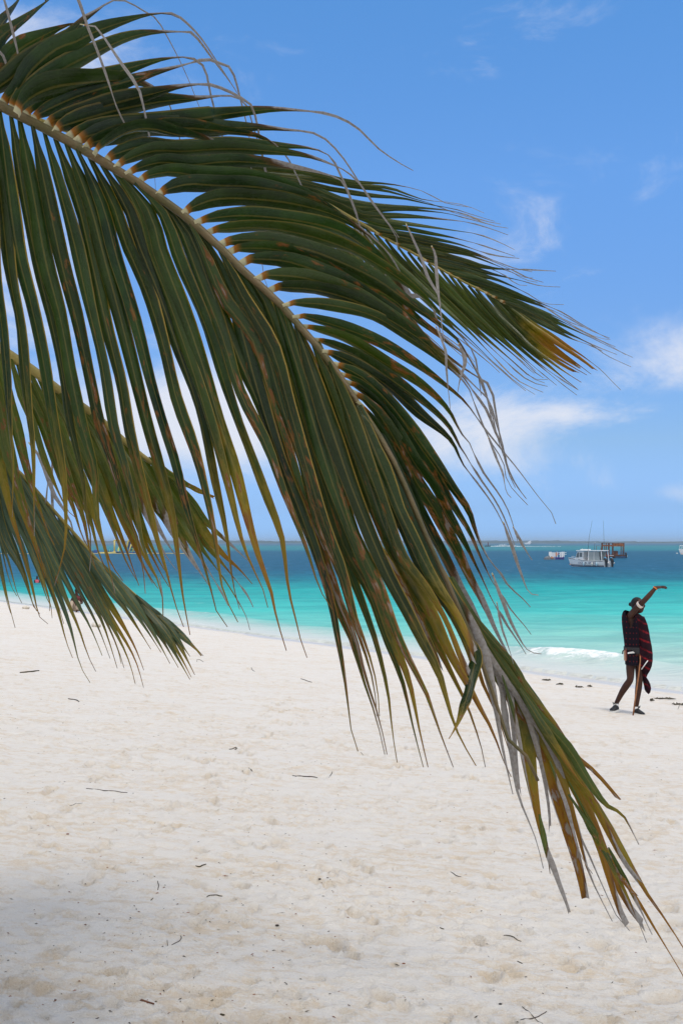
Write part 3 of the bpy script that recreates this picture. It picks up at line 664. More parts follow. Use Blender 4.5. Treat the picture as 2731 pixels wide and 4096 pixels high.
bunch(main, ML, dM, -.22, .0142, dict(dry=1.02, yellow=.70, spots=.38, pale=0, cushion=0, lime=.05, rim=.62), ins=0, jit=2, roll=-.30, seed=9, nseg=26, fold=.8, bw=.72)
# the ragged tuft at its tip
TIP = [('G 894 330 1000 600 H 170 0 210 250 270 600 320 900 450 1230 510 1460', {'dry': .32, 'w': 0.61}), ('G 906 330 1020 600 H 230 60 260 150 300 600 330 900', {'dry': .2, 'blunt': True, 'w': 0.61}),
       ('G 924 330 1050 600 H 240 10 280 70 340 400 420 800 490 1200 540 1350 560 1500', {'w': 2.0, 'yellow': .45, 'dry': 1.0, 'dd': .03, 'roll': -.3}), ('G 903 330 1015 600 H 330 200 430 450 500 700 550 1000 560 1195', {'dry': .5, 'w': 0.54, 'blunt': True}),
       ('G 915 330 1035 600 H 390 250 480 600 560 900 650 1165', {'dry': .35, 'w': 0.61}), ('G 942 330 1080 600 H 480 500 600 800 700 1150 790 1500 845 1740', {'w': 1.7, 'yellow': .30, 'blunt': True, 'spots': .7, 'dry': .97, 'dd': .03}),
       ('G 930 330 1060 600 H 420 330 640 760 760 1150 840 1450 900 1600 1030 1860', {'w': 1.0, 'yellow': .4, 'dry': .86}), ('G 927 330 1055 600 H 430 330 560 520 680 850 760 1190', {'dry': .15, 'w': 0.61, 'blunt': True}),
       ('G 939 330 1075 600 H 520 470 700 900 780 1200 830 1300 960 1600 1080 1850 1160 1930', {'dry': .42, 'w': 0.54}), ('G 936 330 1070 600 H 340 60 480 280 700 700 900 1180 1020 1560 1100 1800 1165 1930', {'w': 1.2, 'yellow': .35, 'blunt': True, 'dry': .97}),
       ('G 948 330 1090 600 H 400 220 600 560 800 930 950 1280 1080 1600 1220 1830 1280 1900', {'w': 1.4, 'yellow': .35, 'blunt': True, 'dry': .96}), ('G 945 330 1085 600 H 400 220 700 700 900 1000 1100 1380 1230 1560', {'w': .9, 'yellow': .5, 'dry': .9, 'blunt': True}),
       ('G 951 330 1095 600 H 350 60 600 400 800 830 980 1080 1100 1300 1260 1600 1400 1800 1568 2060 1700 2290', {'w': 1.2, 'yellow': .33, 'spots': .6, 'dry': 1.2}), ('G 957 330 1105 600 H 290 -70 380 100 560 330 740 590 900 730 1100 960', {'w': .75, 'spots': .6, 'blunt': True}),
       ('H 360 120 500 330 700 560 850 800 980 980 1110 1060 1230 1280', {'w': .9, 'yellow': .5, 'dry': .92}), ('H 700 800 970 1300 1210 1680 1330 1880 1560 2264 1620 2400', {'w': .35, 'yellow': .2}),
       ('H 480 1050 540 1330 620 1540 710 1800', {'w': .6, 'dry': .4, 'blunt': True}), ('H 800 1050 1000 1370 1120 1560 1210 1670', {'w': .7, 'yellow': .2, 'blunt': True, 'spots': .9}),
       ('H 1000 1300 1150 1590 1230 1750 1330 1960', {'w': .45, 'dry': .55}), ('H 330 100 470 330 620 560 780 800 830 850', {'pale': .6, 'w': .7}), ('H 700 900 900 1200 1060 1500 1180 1750 1290 2020', {'w': .45, 'dry': .8}),
       ('H 200 0 300 330 360 650 430 1000', {'w': .4, 'dry': .3}), ('H 560 650 690 1000 780 1330 880 1500', {'w': .35, 'dry': .2})]
bunch(main, TIP, lambda px: dM(px) + .12, -.06, .0122, dict(dry=1.1, yellow=.34, spots=.35, pale=.1, cushion=0, lime=.35), ins=0, roll=.1, seed=13, nseg=20)
# --- the frond behind it, upper right
dS = lambda px: 3.7 + .35 * seg(px, 100, 560)
sec = rachis('frond', 'P -10 100 60 128 150 150 230 168 300 190 B 1180 940 1290 1000 C 0 520 130 590 260 660 380 730 500 800 640 870 740 920 800 955 850 990', dS, .011, .003, RACHIS_Y, [at(-300, 10, 3.2), at(-150, 50, 3.45)],
             'narrower green frond behind, pointing right above the sea')
SU = ['B 300 560 700 590 1000 650 C -150 200 100 215 300 260 | 430 330 600 360', 'B 420 600 800 640 1180 690 C 100 240 300 310 480 330 | 600 360 680 395', 'B 560 640 900 720 C -250 300 0 345 300 365 540 395 | 700 465 830 490',
      'B 700 690 950 760 C -150 390 100 370 400 390 540 420 | 650 450 760 480', 'B 830 740 1150 860 C 0 430 200 460 500 505 650 530 | 780 580 870 625', 'B 1000 820 C -100 470 250 540 500 585 700 650 | 800 670 900 680',
      'C -50 500 130 540 400 600 650 665 850 750 | 950 800 1050 830', 'C 60 550 300 620 600 700 800 780 | 880 840 950 850', 'C 200 630 500 690 700 740 920 750 | 1130 760', 'C 300 690 600 770 800 830 950 900 | 1050 960 1180 970',
      'C 440 770 700 840 950 930 1150 1010 | 1300 1100 1470 1190', 'C 560 830 800 920 1050 1010 1200 1080 | 1350 1160 1460 1190', 'C 680 890 900 970 1150 1080 1300 1150 | 1420 1200 1568 1285', 'C 780 945 950 1010 1150 1120 1350 1220 | 1450 1290 1600 1360', 'C 820 970 1000 1060 1200 1170 1330 1220 | 1420 1260']
bunch(sec, SU, dS, .18, .0108, dict(dry=1.0, yellow=.85, spots=0, pale=.12, cushion=.7, lime=.12), ins=1, jit=3, roll=-.05, seed=21, nseg=12)
SL = ['B 600 680 800 850 950 1010 1150 1220 C -30 890 100 1000 300 1140 | 430 1260 500 1340', 'B 750 720 950 950 1150 1150 C 0 890 200 1000 400 1140 | 560 1260 620 1330', 'B 950 800 1200 1020 C 50 780 250 950 500 1130 720 1320 | 850 1440 940 1510', 'C -60 490 100 680 300 870 550 1100 780 1340 | 900 1450 1050 1520',
      'C 60 560 200 740 400 930 650 1150 850 1320 | 980 1430 1080 1440', 'C 200 640 350 830 550 1020 760 1200 960 1360 | 1000 1400 1050 1430', 'C 330 710 500 920 700 1110 900 1290 1000 1385', 'C 460 780 620 980 820 1170 1000 1320 1150 1430 | 1270 1505',
      'C 580 850 750 1050 920 1220 1080 1350 1200 1450 1265 1500', ('C 680 890 830 1080 1000 1240 1150 1340 1270 1405', {'yellow': .4, 'blunt': True}), ('C 750 930 900 1090 1080 1240 1200 1320 1300 1380', {'yellow': .22, 'blunt': True}), ('C 790 950 960 1090 1150 1220 1300 1320 1380 1385', {'yellow': .10, 'blunt': True, 'ins': 0, 'w': .8}),
      ('C 820 970 1000 1100 1250 1260 1400 1370 | 1480 1450 1535 1505', {'yellow': .1, 'w': .8})]
bunch(sec, SL, dS, -.15, .0112, dict(dry=1.0, yellow=.62, spots=.05, pale=.05, cushion=0, lime=.25), ins=1, jit=3, roll=-.3, seed=22, nseg=12)
# --- the two fronds at the lower left
dP = lambda px: 3.3
third = rachis('frond', 'K -60 890 60 975 200 1065 400 1215 560 1325 660 1405 M 850 5 960 85 1060 140 1150 210', dP, .0175, .006, RACHIS_Y, [at(-330, 150, 3.1), at(-150, 268, 3.2)], 'broken yellow-ribbed frond at left with hanging orange-blotched leaflets')
PL = [('K -160 830 -90 1050 -30 1250 M -20 0 60 350 130 600 190 800', {}), 'K -100 860 -40 1100 30 1411 M 60 0 150 350 230 600 290 800', 'K 60 980 120 1200 200 1411 M 270 50 380 300 440 400 480 430', 'K 140 1040 220 1250 330 1450 M 440 220 520 420 560 620 600 750', 'K 240 1110 330 1300 M 430 0 540 250 620 500 690 700 770 820',
      'K 340 1180 420 1340 M 540 0 620 200 700 400 780 600 870 850', 'K 430 1250 520 1411 M 640 60 720 260 800 500 900 730 990 870', 'K 520 1310 600 1440 M 720 130 800 330 900 560 1000 760 1060 860', ('K 610 1370 M 740 30 850 250 930 450 1030 650 1110 760', {'dry': .6}), ('M 760 -60 850 120 940 300 1060 480 1150 600 1190 650', {'dry': .55}),
      ('M 860 20 960 220 1080 430 1200 680 1330 880', {'dry': .7}), ('M 950 80 1060 290 1180 480 1280 640 1390 790 | 1480 930 1540 1040 1565 1130', {'w': 1.0, 'yellow': .5, 'dry': .85}), ('M 1040 140 1180 340 1280 520 1400 660 1500 750 1580 840', {'yellow': .35, 'ins': 0}), ('M 1060 150 1200 330 1300 470 1450 600 1580 720', {'dry': .7, 'w': .8, 'ins': 0}),
      ('M 930 50 1060 160 1200 240 1340 300', {'blunt': True, 'pale': .5, 'w': .9})]
bunch(third, PL, dP, -.12, .0155, dict(dry=1.1, yellow=.50, spots=.55, pale=.15, cushion=0, lime=.6), ins=1, jit=4, roll=-.25, seed=31, nseg=19)
dQ = lambda px: 3.65
fourth = rachis('frond', 'M -100 -40 0 40 150 170 300 340 480 540 650 730 850 910 1000 1040 1130 1140 1260 1290', dQ, .009, .002, RACHIS_Y, [at(-330, 200, 3.2), at(-150, 350, 3.45)], 'grey-green frond lowest at left, its tips hanging over the sand')
QL = [('M -90 -20 -40 400 0 700 40 900 95 1115', {'w': .8}), ('M -70 0 -20 420 30 700 70 850 106 916', {'w': .6}), 'M -60 10 0 500 130 750 200 950 230 1010', ('M -50 10 60 420 150 650 200 850 245 1040 300 1090', {}), 'M -40 20 0 200 150 500 300 900 310 1010', 'M -20 30 100 330 230 620 350 930 400 1090', 'M 0 45 200 450 330 800 440 1100 500 1340 565 1460', 'M 40 80 250 500 450 900 560 1100 640 1290', 'M 100 130 350 560 530 880 640 1080 735 1370',
      'M 150 180 400 600 600 950 720 1200 760 1340', ('M 300 350 500 700 700 1050 840 1300 900 1490', {'yellow': .5}), 'M 450 510 650 820 800 1020 945 1250', 'M 600 680 780 880 950 1130 1065 1340', 'M 750 830 900 1000 1050 1200 1190 1440', 'M 850 910 1000 1060 1110 1200 1220 1410', 'M 900 960 1050 1100 1190 1295', 'M 1000 1045 1140 1160 1265 1290']
bunch(fourth, QL, dQ, -.10, .0122, dict(dry=1.02, yellow=.64, spots=.2, pale=.85, cushion=0, lime=.05), ins=1, jit=4, roll=.15, seed=41, nseg=18)
QT = [('M 20 -60 90 200 180 430 250 600', {}), ('M 180 -50 260 60 330 260 380 340 440 440 490 640', {'w': 2}), ('M 20 180 40 440 20 620', {}), ('M 330 0 325 250 340 540 350 780', {'w': 1.4}), ('M 300 200 275 420 210 600', {}), ('M 560 560 565 800 560 960', {}), ('M 590 780 620 900 610 1000', {}), ('M 1000 800 1020 920 1025 1060', {})]
bunch(fourth, [(s, dict(k, dry=-.3)) for s, k in QT], dQ, .0, .0034, dict(dry=-.3, yellow=1, spots=0, pale=0), ins=0, seed=43, nseg=9)
# trunk, and the rest of the crown outside the frame (joined leaflets)
g0 = ground(CROWN.x - .25, CROWN.y)
tp = [Vector((CROWN.x - .25 * (1 - t), CROWN.y + .1 * math.sin(3 * t), g0 - .2 + (CROWN.z - g0 + .15) * t)) for t in [i / 26 for i in range(27)]]
under_palm(MB().tube(tp, [(.17 - .05 * (i / 26) + .10 * math.exp(-i / 3)) * (1.05 if i % 2 else .97) for i in range(27)], 12).build('trunk', BARK, None, True))
def far_frond(parent_fn, C0, az, up, L, droop, seed):
    rr = random.Random(seed); d = Vector((math.cos(az), math.sin(az), 0)); side = Vector((-d.y, d.x, 0)); P = []
    for i in range(15):
        t = i / 14; P.append(C0 + d * L * (t - .18 * t * t) + Vector((0, 0, up * L * t - droop * L * t * t)))
    fr = MB().tube(P, [.03 * (1 - .85 * i / 14) for i in range(15)], 6).build('frond', RACHIS, None, True); parent_fn(fr)
    vs, fs = [], []
    for k in range(46):
        t = .16 + .84 * k / 46; f = t * 14; i = min(13, int(f)); p = P[i].lerp(P[i+1], f - i)
        for s in (-1, 1):
            ll = L * .30 * math.sin(math.pi * (.12 + .82 * t)) * rr.uniform(.85, 1.1)
            a = (side * s * .8 + d * (.35 + .5 * t)).normalized(); tg = (P[i+1] - P[i]).normalized()
            b = len(vs)
            for j, (w, q) in enumerate(((.012, 0), (.022, .3), (.019, .65), (.003, 1))):
                c = p + a * ll * q + Vector((0, 0, -.55 * ll * q * q)); vs.extend([c + tg * w, c - tg * w])
                if j: fs.append((b + 2*j - 2, b + 2*j - 1, b + 2*j + 1, b + 2*j))
    me = bpy.data.meshes.new('leaflets'); me.from_pydata(vs, [], fs); uvl = me.uv_layers.new(name='UVMap')
    uvl.data.foreach_set('uv', [c for l in me.loops for c in (.3 if l.vertex_index % 2 else .7, .1 + .2 * ((l.vertex_index // 2) % 4))])
    o = put('leaflets', me, LEAF, fr); o['kind'] = 'stuff'
    for k_, v_ in dict(dry=1.3, yellow=.9, spots=.2, pale=.1).items(): o[k_] = v_
for i, (az, up) in enumerate([(150, .5), (185, .35), (215, .7), (245, .3), (275, .6), (118, .75), (95, .9), (300, .9), (20, 1.2)]):
    far_frond(under_palm, CROWN, R(az), up, 3.2, .62 if up < .8 else .5, 100 + i)

# two taller palms added unseen behind the camera, so that their crowns throw the soft shade on the near sand and on the fronds
def shade_palm(x, y, h, label, seed, lx=0, ly=0):
    g = ground(x, y); t = thing('palm_tree', label, 'palm tree', (x, y, g))
    def under(o): o.parent = t; o.matrix_parent_inverse = Matrix.Translation((-x, -y, -g))
    pts = [Vector((x + lx * (k / 20) ** 1.6, y + ly * (k / 20) ** 1.6, g - .2 + h * k / 20)) for k in range(21)]
    under(MB().tube(pts, [.16 - .05 * k / 20 + .09 * math.exp(-k / 2) for k in range(21)], 10).build('trunk', BARK, None, True))
    for k in range(10): far_frond(under, pts[-1] + Vector((0, 0, -.05)), R(k * 137.5), .15 + .9 * ((k * 7) % 10) / 10, 3.3, .6, seed + k)
shade_palm(-.9, -2.2, 9.2, 'tall leaning coconut palm added unseen behind the camera, shading the near sand at left', 300, -.7, 2.6)
shade_palm(3.4, -2.2, 8.8, 'tall coconut palm added unseen behind the camera to the right, for its shade', 400, .6, 1.0)

# ------------------------------------------------------------------ the man with the stick
SKIN = mat('dark_skin', (.055, .021, .012), .5, .22, var=.25, vscale=9)
HAIR = mat('black_hair', (.006, .005, .005), .6, .3, bump=.6, bscale=90)
WHITE = mat('white_cloth', (.72, .71, .70), .8, .2, var=.12, vscale=30)
SHOE = mat('black_shoe', (.016, .016, .018), .6, .3, var=.3, vscale=20)
SOLE = mat('white_sole', (.62, .62, .60), .6, .3)
WOODSTICK = mat('stick_wood', (.36, .15, .06), .55, .3, var=.35, vscale=14)
LEATHER = mat('dark_leather', (.015, .014, .016), .5, .4)
REDLEATHER = mat('red_leather', (.16, .03, .02), .55, .4)
TAN = mat('tan_leather', (.42, .25, .17), .6, .3)
BEADW = mat('bead_white', (.75, .74, .7), .5, .4); BEADO = mat('bead_orange', (.62, .17, .02), .5, .4); BEADB = mat('bead_black', (.02, .02, .03), .5, .4)
def tunic_mat():
    m = bpy.data.materials.new('dotted_cloth'); m.use_nodes = True; t = NT(m.node_tree); b = m.node_tree.nodes['Principled BSDF']
    uv = t.n('ShaderNodeTexCoord').outputs['Object']; s = t.n('ShaderNodeSeparateXYZ'); t.link(uv, s.inputs[0])
    fx = t.m('SUBTRACT', t.m('FRACT', t.m('DIVIDE', t.m('ADD', s.outputs[0], 5.01), .046)), .5)
    fz = t.m('SUBTRACT', t.m('FRACT', t.m('DIVIDE', s.outputs[2], .083)), .5)
    r = t.m('ADD', t.m('ABSOLUTE', t.m('MULTIPLY', fx, .9)), t.m('ABSOLUTE', t.m('MULTIPLY', fz, 1.15)))
    dot = t.mr(r, .12, .20, 1, 0)
    c = t.mix(t.noise(uv, 60, 3), (.005, .004, .008), (.010, .006, .012))
    c = t.mix(t.m('MULTIPLY', dot, .95), c, (.15, .010, .012))
    t.link(c, b.inputs['Base Color']); b.inputs['Roughness'].default_value = .9; b.inputs['Specular IOR Level'].default_value = .15
    return m
def shuka_mat():
    m = bpy.data.materials.new('striped_cloth'); m.use_nodes = True; t = NT(m.node_tree); b = m.node_tree.nodes['Principled BSDF']
    uv = t.n('ShaderNodeTexCoord').outputs['Object']; s = t.n('ShaderNodeSeparateXYZ'); t.link(uv, s.inputs[0])
    w = t.noise(uv, 7, 3)
    d = t.m('ADD', t.m('ADD', s.outputs[2], t.m('MULTIPLY', s.outputs[0], .48)), t.m('MULTIPLY', w, .06))
    f = t.m('ABSOLUTE', t.m('SUBTRACT', t.m('FRACT', t.m('DIVIDE', d, .128)), .5))
    line = t.m('MULTIPLY', t.mr(f, .07, .14, 1, 0), t.mr(t.noise(uv, 11, 3), .38, .55, .25, 1))
    c = t.mix(t.noise(uv, 40, 3), (.011, .004, .007), (.022, .005, .009))
    c = t.mix(line, c, (.17, .008, .012))
    t.link(c, b.inputs['Base Color']); b.inputs['Roughness'].default_value = .9; b.inputs['Specular IOR Level'].default_value = .12
    bp = t.n('ShaderNodeBump'); bp.inputs['Strength'].default_value = .5; bp.inputs['Distance'].default_value = .02
    t.link(t.noise(t.scale(uv, (6, 6, 1.2)), 2.2, 3), bp.inputs['Height']); t.link(bp.outputs[0], b.inputs['Normal'])
    return m
TUNIC, SHUKA = tunic_mat(), shuka_mat()
def skinned(name, joints, edges, m, parent, root=0, sub=2, loc=None):
    """one continuous body from a jointed skeleton"""
    me = bpy.data.meshes.new(name); me.from_pydata([j[0] for j in joints], edges, [])
    o = bpy.data.objects.new(name, me); C.objects.link(o)
    md = o.modifiers.new('skin', 'SKIN'); md.use_smooth_shade = True
    for i, j in enumerate(joints):
        v = me.skin_vertices[0].data[i]; r = j[1]; v.radius = r if isinstance(r, tuple) else (r, r); v.use_root = (i == root)
    sd = o.modifiers.new('sub', 'SUBSURF'); sd.levels = sub; sd.render_levels = sub
    dg = bpy.context.evaluated_depsgraph_get(); nm = bpy.data.meshes.new_from_object(o.evaluated_get(dg)); nm.name = name
    bpy.data.objects.remove(o)
    r = put(name, nm, m, parent, True)
    if loc is not None: r.location = loc
    return r
def make_man():
    base = on_sand(628.5, 714)
    t = thing('person', 'man in a dark red-striped cloak, one arm raised over his face, by the water', 'person', base)
    k = .00096 * base.y / 16.6
    def q(cx, cy, d=0.): return Vector(((cx - 640) * k, d, (2185 - cy) * k))       # d: metres away from the viewer
    J = [(q(700, 1310), (.118, .10)), (q(675, 1130), (.112, .092)), (q(690, 900), (.138, .10)), (q(700, 720), (.140, .085)), (q(728, 628, .0), .056), (q(745, 575, -.01), .054),      # 0-5 trunk and neck
         (q(628, 660, -.02), .062), (q(650, 610, -.09), .054), (q(690, 515, -.19), .048), (q(765, 422, -.27), .043), (q(870, 310, -.27), .041), (q(968, 192, -.27), .027),            # 6-11 raised arm
         (q(845, 700, .02), .060), (q(905, 900, .01), .050), (q(915, 1030, -.03), .044), (q(862, 1120, -.06), .036), (q(800, 1190, -.10), .026),                                    # 12-16 arm under the cloak
         (q(655, 1330, -.01), .074), (q(647, 1480, -.03), .068), (q(636, 1640, -.07), .053), (q(580, 1740, -.03), .056), (q(525, 1840, .0), .048), (q(448, 2030, .06), .033), (q(437, 2075, .06), .036),   # 17-23 leg on the left
         (q(785, 1350, .02), .078), (q(797, 1500, .01), .062), (q(794, 1680, .0), .052), (q(787, 1790, .02), .055), (q(776, 1890, .02), .046), (q(757, 2075, .03), .033), (q(757, 2120, .03), .036)]       # 24-30 leg on the right
    E = [(0,1),(1,2),(2,3),(3,4),(4,5),(3,6),(6,7),(7,8),(8,9),(9,10),(10,11),(3,12),(12,13),(13,14),(14,15),(15,16),(0,17),(17,18),(18,19),(19,20),(20,21),(21,22),(22,23),(0,24),(24,25),(25,26),(26,27),(27,28),(28,29),(29,30)]
    body = skinned('body', J, E, SKIN, t)
    # hands
    def hand(wr, dirv, upv, name, spread, bend):
        dirv = dirv.normalized(); upv = (upv - dirv * upv.dot(dirv)).normalized(); sd = dirv.cross(upv)
        mb = MB()
        mb.loft([[wr + dirv * (.0 + l) + sd * math.cos(a) * w + upv * math.sin(a) * h for a in [2 * math.pi * i / 10 for i in range(10)]] for l, w, h in ((-.02, .024, .021), (.02, .033, .017), (.055, .041, .015), (.088, .038, .012))])
        for f in range(4):
            b = wr + dirv * .082 + sd * (-.028 + .019 * f); L = (.070, .082, .078, .062)[f]
            pts = [b]; dv = dirv.copy()
            for s_ in range(3):
                dv = (dv - upv * bend).normalized(); pts.append(pts[-1] + dv * L * (.45, .32, .23)[s_] + sd * spread * (f - 1.5) * .3)
            mb.tube(pts, [.0095, .009, .008, .006], 7)
        b = wr + dirv * .025 - sd * .030; mb.tube([b, b + dirv * .03 - sd * .016 - upv * .012, b + dirv * .058 - sd * .018 - upv * .022], [.012, .0105, .007], 7)
        return mb.build(name, SKIN, t, True)
    hand(q(972, 188, -.27), Vector((1, -.12, .08)), Vector((.1, -.35, 1)), 'hand', .01, .14)
    hand(q(800, 1188, -.10), Vector((-.5, -.25, -.6)), Vector((.3, -1, 0)), 'hand', .0, .75)
    # head, turned to the right of the picture
    hd = bpy.data.objects.new('head', bpy.data.meshes.new('head')); bm = bmesh.new(); bmesh.ops.create_uvsphere(bm, u_segments=28, v_segments=22, radius=1)
    for v in bm.verts:
        x, y, z = v.co                                       # y = -1 is the face, z up
        w = .074 * (1 - .25 * max(0, -z) ** 1.5); dep = .096 * (1 - .12 * max(0, -z))
        X, Y, Z = x * w, y * dep, z * .116
        if y < 0:
            fz = z
            nose = math.exp(-(x / .20) ** 2) * (math.exp(-((fz + .22) / .13) ** 2) * .020 + math.exp(-((fz + .02) / .2) ** 2) * .010)
            brow = math.exp(-((fz - .14) / .09) ** 2) * .005 * (abs(x) < .75)
            eye = -math.exp(-((abs(x) - .38) / .15) ** 2 - ((fz - .02) / .09) ** 2) * .008
            lip = math.exp(-(x / .30) ** 2) * (math.exp(-((fz + .50) / .055) ** 2) + math.exp(-((fz + .62) / .06) ** 2)) * .009
            chin = math.exp(-(x / .35) ** 2 - ((fz + .92) / .2) ** 2) * .016
            Y -= nose + brow + eye + lip + chin
        v.co = (X, Y, Z)
    bm.to_mesh(hd.data); bm.free(); C.objects.link(hd); hd.data.materials.append(SKIN); hd.parent = t
    hd.data.polygons.foreach_set('use_smooth', [True] * len(hd.data.polygons))
    hc = q(770, 482, -.02); hd.location = hc; hrot = Matrix.Rotation(R(48), 4, 'Z') @ Matrix.Rotation(R(-10), 4, 'X'); hd.rotation_euler = hrot.to_euler()
    def hpart(mb, name, m): o = mb.build(name, m, hd, True); return o
    hb = MB(); hb.ell((0, .012, .022), (.081, .098, .106), 18, 12); 
    bmesh.ops.delete(hb.bm, geom=[v for v in hb.bm.verts if v.co.y < -.045 and v.co.z < .085 or v.co.z < -.045 or (v.co.y < .0 and v.co.z < .03)], context='VERTS')
    bun = hb.ell((0, .112, .035), (.035, .034, .032), 10, 8); hpart(bun, 'hair', HAIR)
    for sx in (-1, 1): hpart(MB().ell((sx * .075, .006, -.008), (.010, .020, .031), 8, 6), 'ear', SKIN)
    ew = MB(); [ew.ell((sx * .029, -.086, .003), (.0115, .006, .0055), 8, 6) for sx in (-1, 1)]; hpart(ew, 'eyes', WHITE)
    pu = MB(); [pu.ell((sx * .029, -.0915, .003), (.0052, .003, .0052), 8, 6) for sx in (-1, 1)]; hpart(pu, 'pupils', HAIR)
    hpart(MB().ell((0, -.088, -.064), (.014, .006, .003), 8, 6), 'teeth', WHITE)
    # tunic: rings from shoulder to mid thigh, with the deep V at the arm
    rows = [(560, 566, 640, .03), (572, 548, 660, .055), (600, 531, 700, .075), (650, 520, 800, .095), (720, 519, 830, .11), (820, 528, 850, .118), (920, 540, 850, .12), (1020, 553, 840, .115), (1110, 562, 830, .112), (1150, 560, 835, .115), (1230, 566, 845, .122), (1320, 572, 850, .126), (1408, 576, 850, .128)]
    mb = MB(); secs = []
    fine = []
    for i in range(len(rows) - 1):
        for j in range(4): f = j / 4; fine.append(tuple(a + (b - a) * f for a, b in zip(rows[i], rows[i+1])))
    fine.append(rows[-1]); n = 56
    for i, (cy, xl, xr, dp) in enumerate(fine):
        c = (xl + xr) / 2; rx = (xr - xl) / 2
        secs.append([q(c + rx * math.cos(a) * (1 + .012 * math.sin(9 * a) * seg(cy, 1100, 1400)), cy + 6 * math.sin(a * 2), math.sin(a) * (dp + .006 * math.sin(11 * a + i * .1) * seg(cy, 1150, 1400)) - .005) for a in [2 * math.pi * j / n for j in range(n)]])
    mb.loft(secs, False); mb.bm.verts.ensure_lookup_table(); mb.bm.faces.new([mb.bm.verts[j] for j in range(n)])
    kill = []
    for f in mb.bm.faces:
        p = f.calc_center_median(); cx, cy = p.x / k + 640, 2185 - p.z / k
        if p.y < .02 and cy < 845:
            ww = 80 * (845 - cy) / 245; cc = 632 + 8 * (845 - cy) / 245
            if abs(cx - cc) < ww: kill.append(f)
    bmesh.ops.delete(mb.bm, geom=kill, context='FACES'); mb.build('tunic', TUNIC, t, True)
    # cloak over the far shoulder, gathered into a hanging end
    rows = [(612, 672, 790, -.02, .07), (650, 682, 840, -.01, .095), (700, 690, 888, 0, .118), (780, 698, 918, 0, .135), (880, 708, 938, 0, .142), (1000, 732, 956, -.005, .148), (1120, 752, 980, -.01, .15), (1240, 764, 994, -.01, .15), (1340, 770, 996, -.005, .145), (1420, 776, 984, 0, .135), (1490, 795, 958, .01, .115), (1550, 828, 925, .02, .085), (1595, 848, 912, .025, .06), (1640, 852, 945, .03, .058), (1700, 862, 975, .03, .06), (1770, 880, 988, .03, .058), (1830, 890, 975, .03, .05), (1862, 910, 950, .03, .025)]
    mb = MB(); fine = []
    for i in range(len(rows) - 1):
        for j in range(4): f = j / 4; fine.append(tuple(a + (b - a) * f for a, b in zip(rows[i], rows[i+1])))
    fine.append(rows[-1]); n = 40; secs = []
    for i, (cy, xl, xr, d0, dp) in enumerate(fine):
        c, rx = (xl + xr) / 2, (xr - xl) / 2; fo = .05 * seg(cy, 650, 1000)
        secs.append([q(c + rx * math.cos(a) * (1 + fo * .4 * math.sin(7 * a + cy * .004)), cy + 18 * math.cos(a) * seg(cy, 1300, 1500), d0 + math.sin(a) * dp * (1 + fo * math.sin(8 * a + cy * .006))) for a in [2 * math.pi * j / n for j in range(n)]])
    mb.loft(secs, True); mb.build('cloak', SHUKA, t, True)
    # the front edge that hangs forward, with its pale hem
    mb = MB(); a, b2, c2, d2 = q(752, 1130, -.165), q(880, 1180, -.172), q(878, 1325, -.170), q(770, 1470, -.150)
    L1 = [a.lerp(d2, i / 8) + Vector((0, .008 * math.sin(i * 1.7), 0)) for i in range(9)]; L2 = [b2.lerp(c2, i / 8) + Vector((0, -.010 * math.sin(i * 1.3), 0)) for i in range(9)]
    mb.loft([[p for p in L1], [p1.lerp(p2, .5) + Vector((0, -.012, 0)) for p1, p2 in zip(L1, L2)], [p for p in L2], [p + Vector((0, .02, 0)) for p in L2], [p + Vector((0, .02, 0)) for p in L1]], False, False)
    mb.build('cloak_flap', SHUKA, t, True)
    MB().tube([q(876, 1326, -.178), q(830, 1385, -.185), q(780, 1466, -.165)], .0075, 6).build('hem', WHITE, t, True)
    # belt, knife sheath, white strap
    mb = MB(); mb.loft([[q(700 + 150 * math.cos(a), cy, .132 * math.sin(a) - .005) for a in [2 * math.pi * j / 28 for j in range(28)]] for cy in (1128, 1150, 1172)], False); mb.build('belt', LEATHER, t, True)
    MB().hexa([q(640, 1150, -.135), q(775, 1140, -.15), q(775, 1140, -.12), q(640, 1150, -.11), q(690, 1215, -.135), q(765, 1235, -.15), q(765, 1235, -.12), q(690, 1215, -.11)]).build('pouch', LEATHER, t)
    MB().hexa([q(580, 1228, -.128), q(688, 1215, -.138), q(688, 1215, -.12), q(580, 1228, -.11), q(582, 1206, -.128), q(662, 1190, -.138), q(662, 1190, -.12), q(582, 1206, -.11)]).build('strap', WHITE, t)
    MB().hexa([q(548, 1340, -.06), q(575, 1345, -.06), q(575, 1345, -.02), q(548, 1340, -.02), q(540, 1180, -.06), q(572, 1180, -.06), q(572, 1180, -.02), q(540, 1180, -.02)]).build('knife_sheath', TAN, t)
    MB().hexa([q(570, 1330, -.075), q(582, 1330, -.075), q(582, 1330, -.03), q(570, 1330, -.03), q(560, 1150, -.075), q(577, 1150, -.075), q(577, 1150, -.03), q(560, 1150, -.03)]).build('sheath_edge', REDLEATHER, t)
    MB().tube([q(515, 1240, -.05), q(522, 1195, -.05), q(540, 1176, -.05), q(560, 1176, -.05)], .008, 6).build('knife_handle', LEATHER, t, True)
    # bracelets
    def band(c, ax, r, h, m, name):
        ax = ax.normalized(); u = ax.orthogonal().normalized(); v = ax.cross(u)
        MB().loft([[c + ax * z + (u * math.cos(a) + v * math.sin(a)) * rr for a in [2 * math.pi * j / 16 for j in range(16)]] for z, rr in ((-h, r), (0, r * 1.06), (h, r))], False).build(name, m, t, True)
    ua = q(765, 422, -.27) - q(690, 515, -.19); c0 = q(738, 455, -.24)
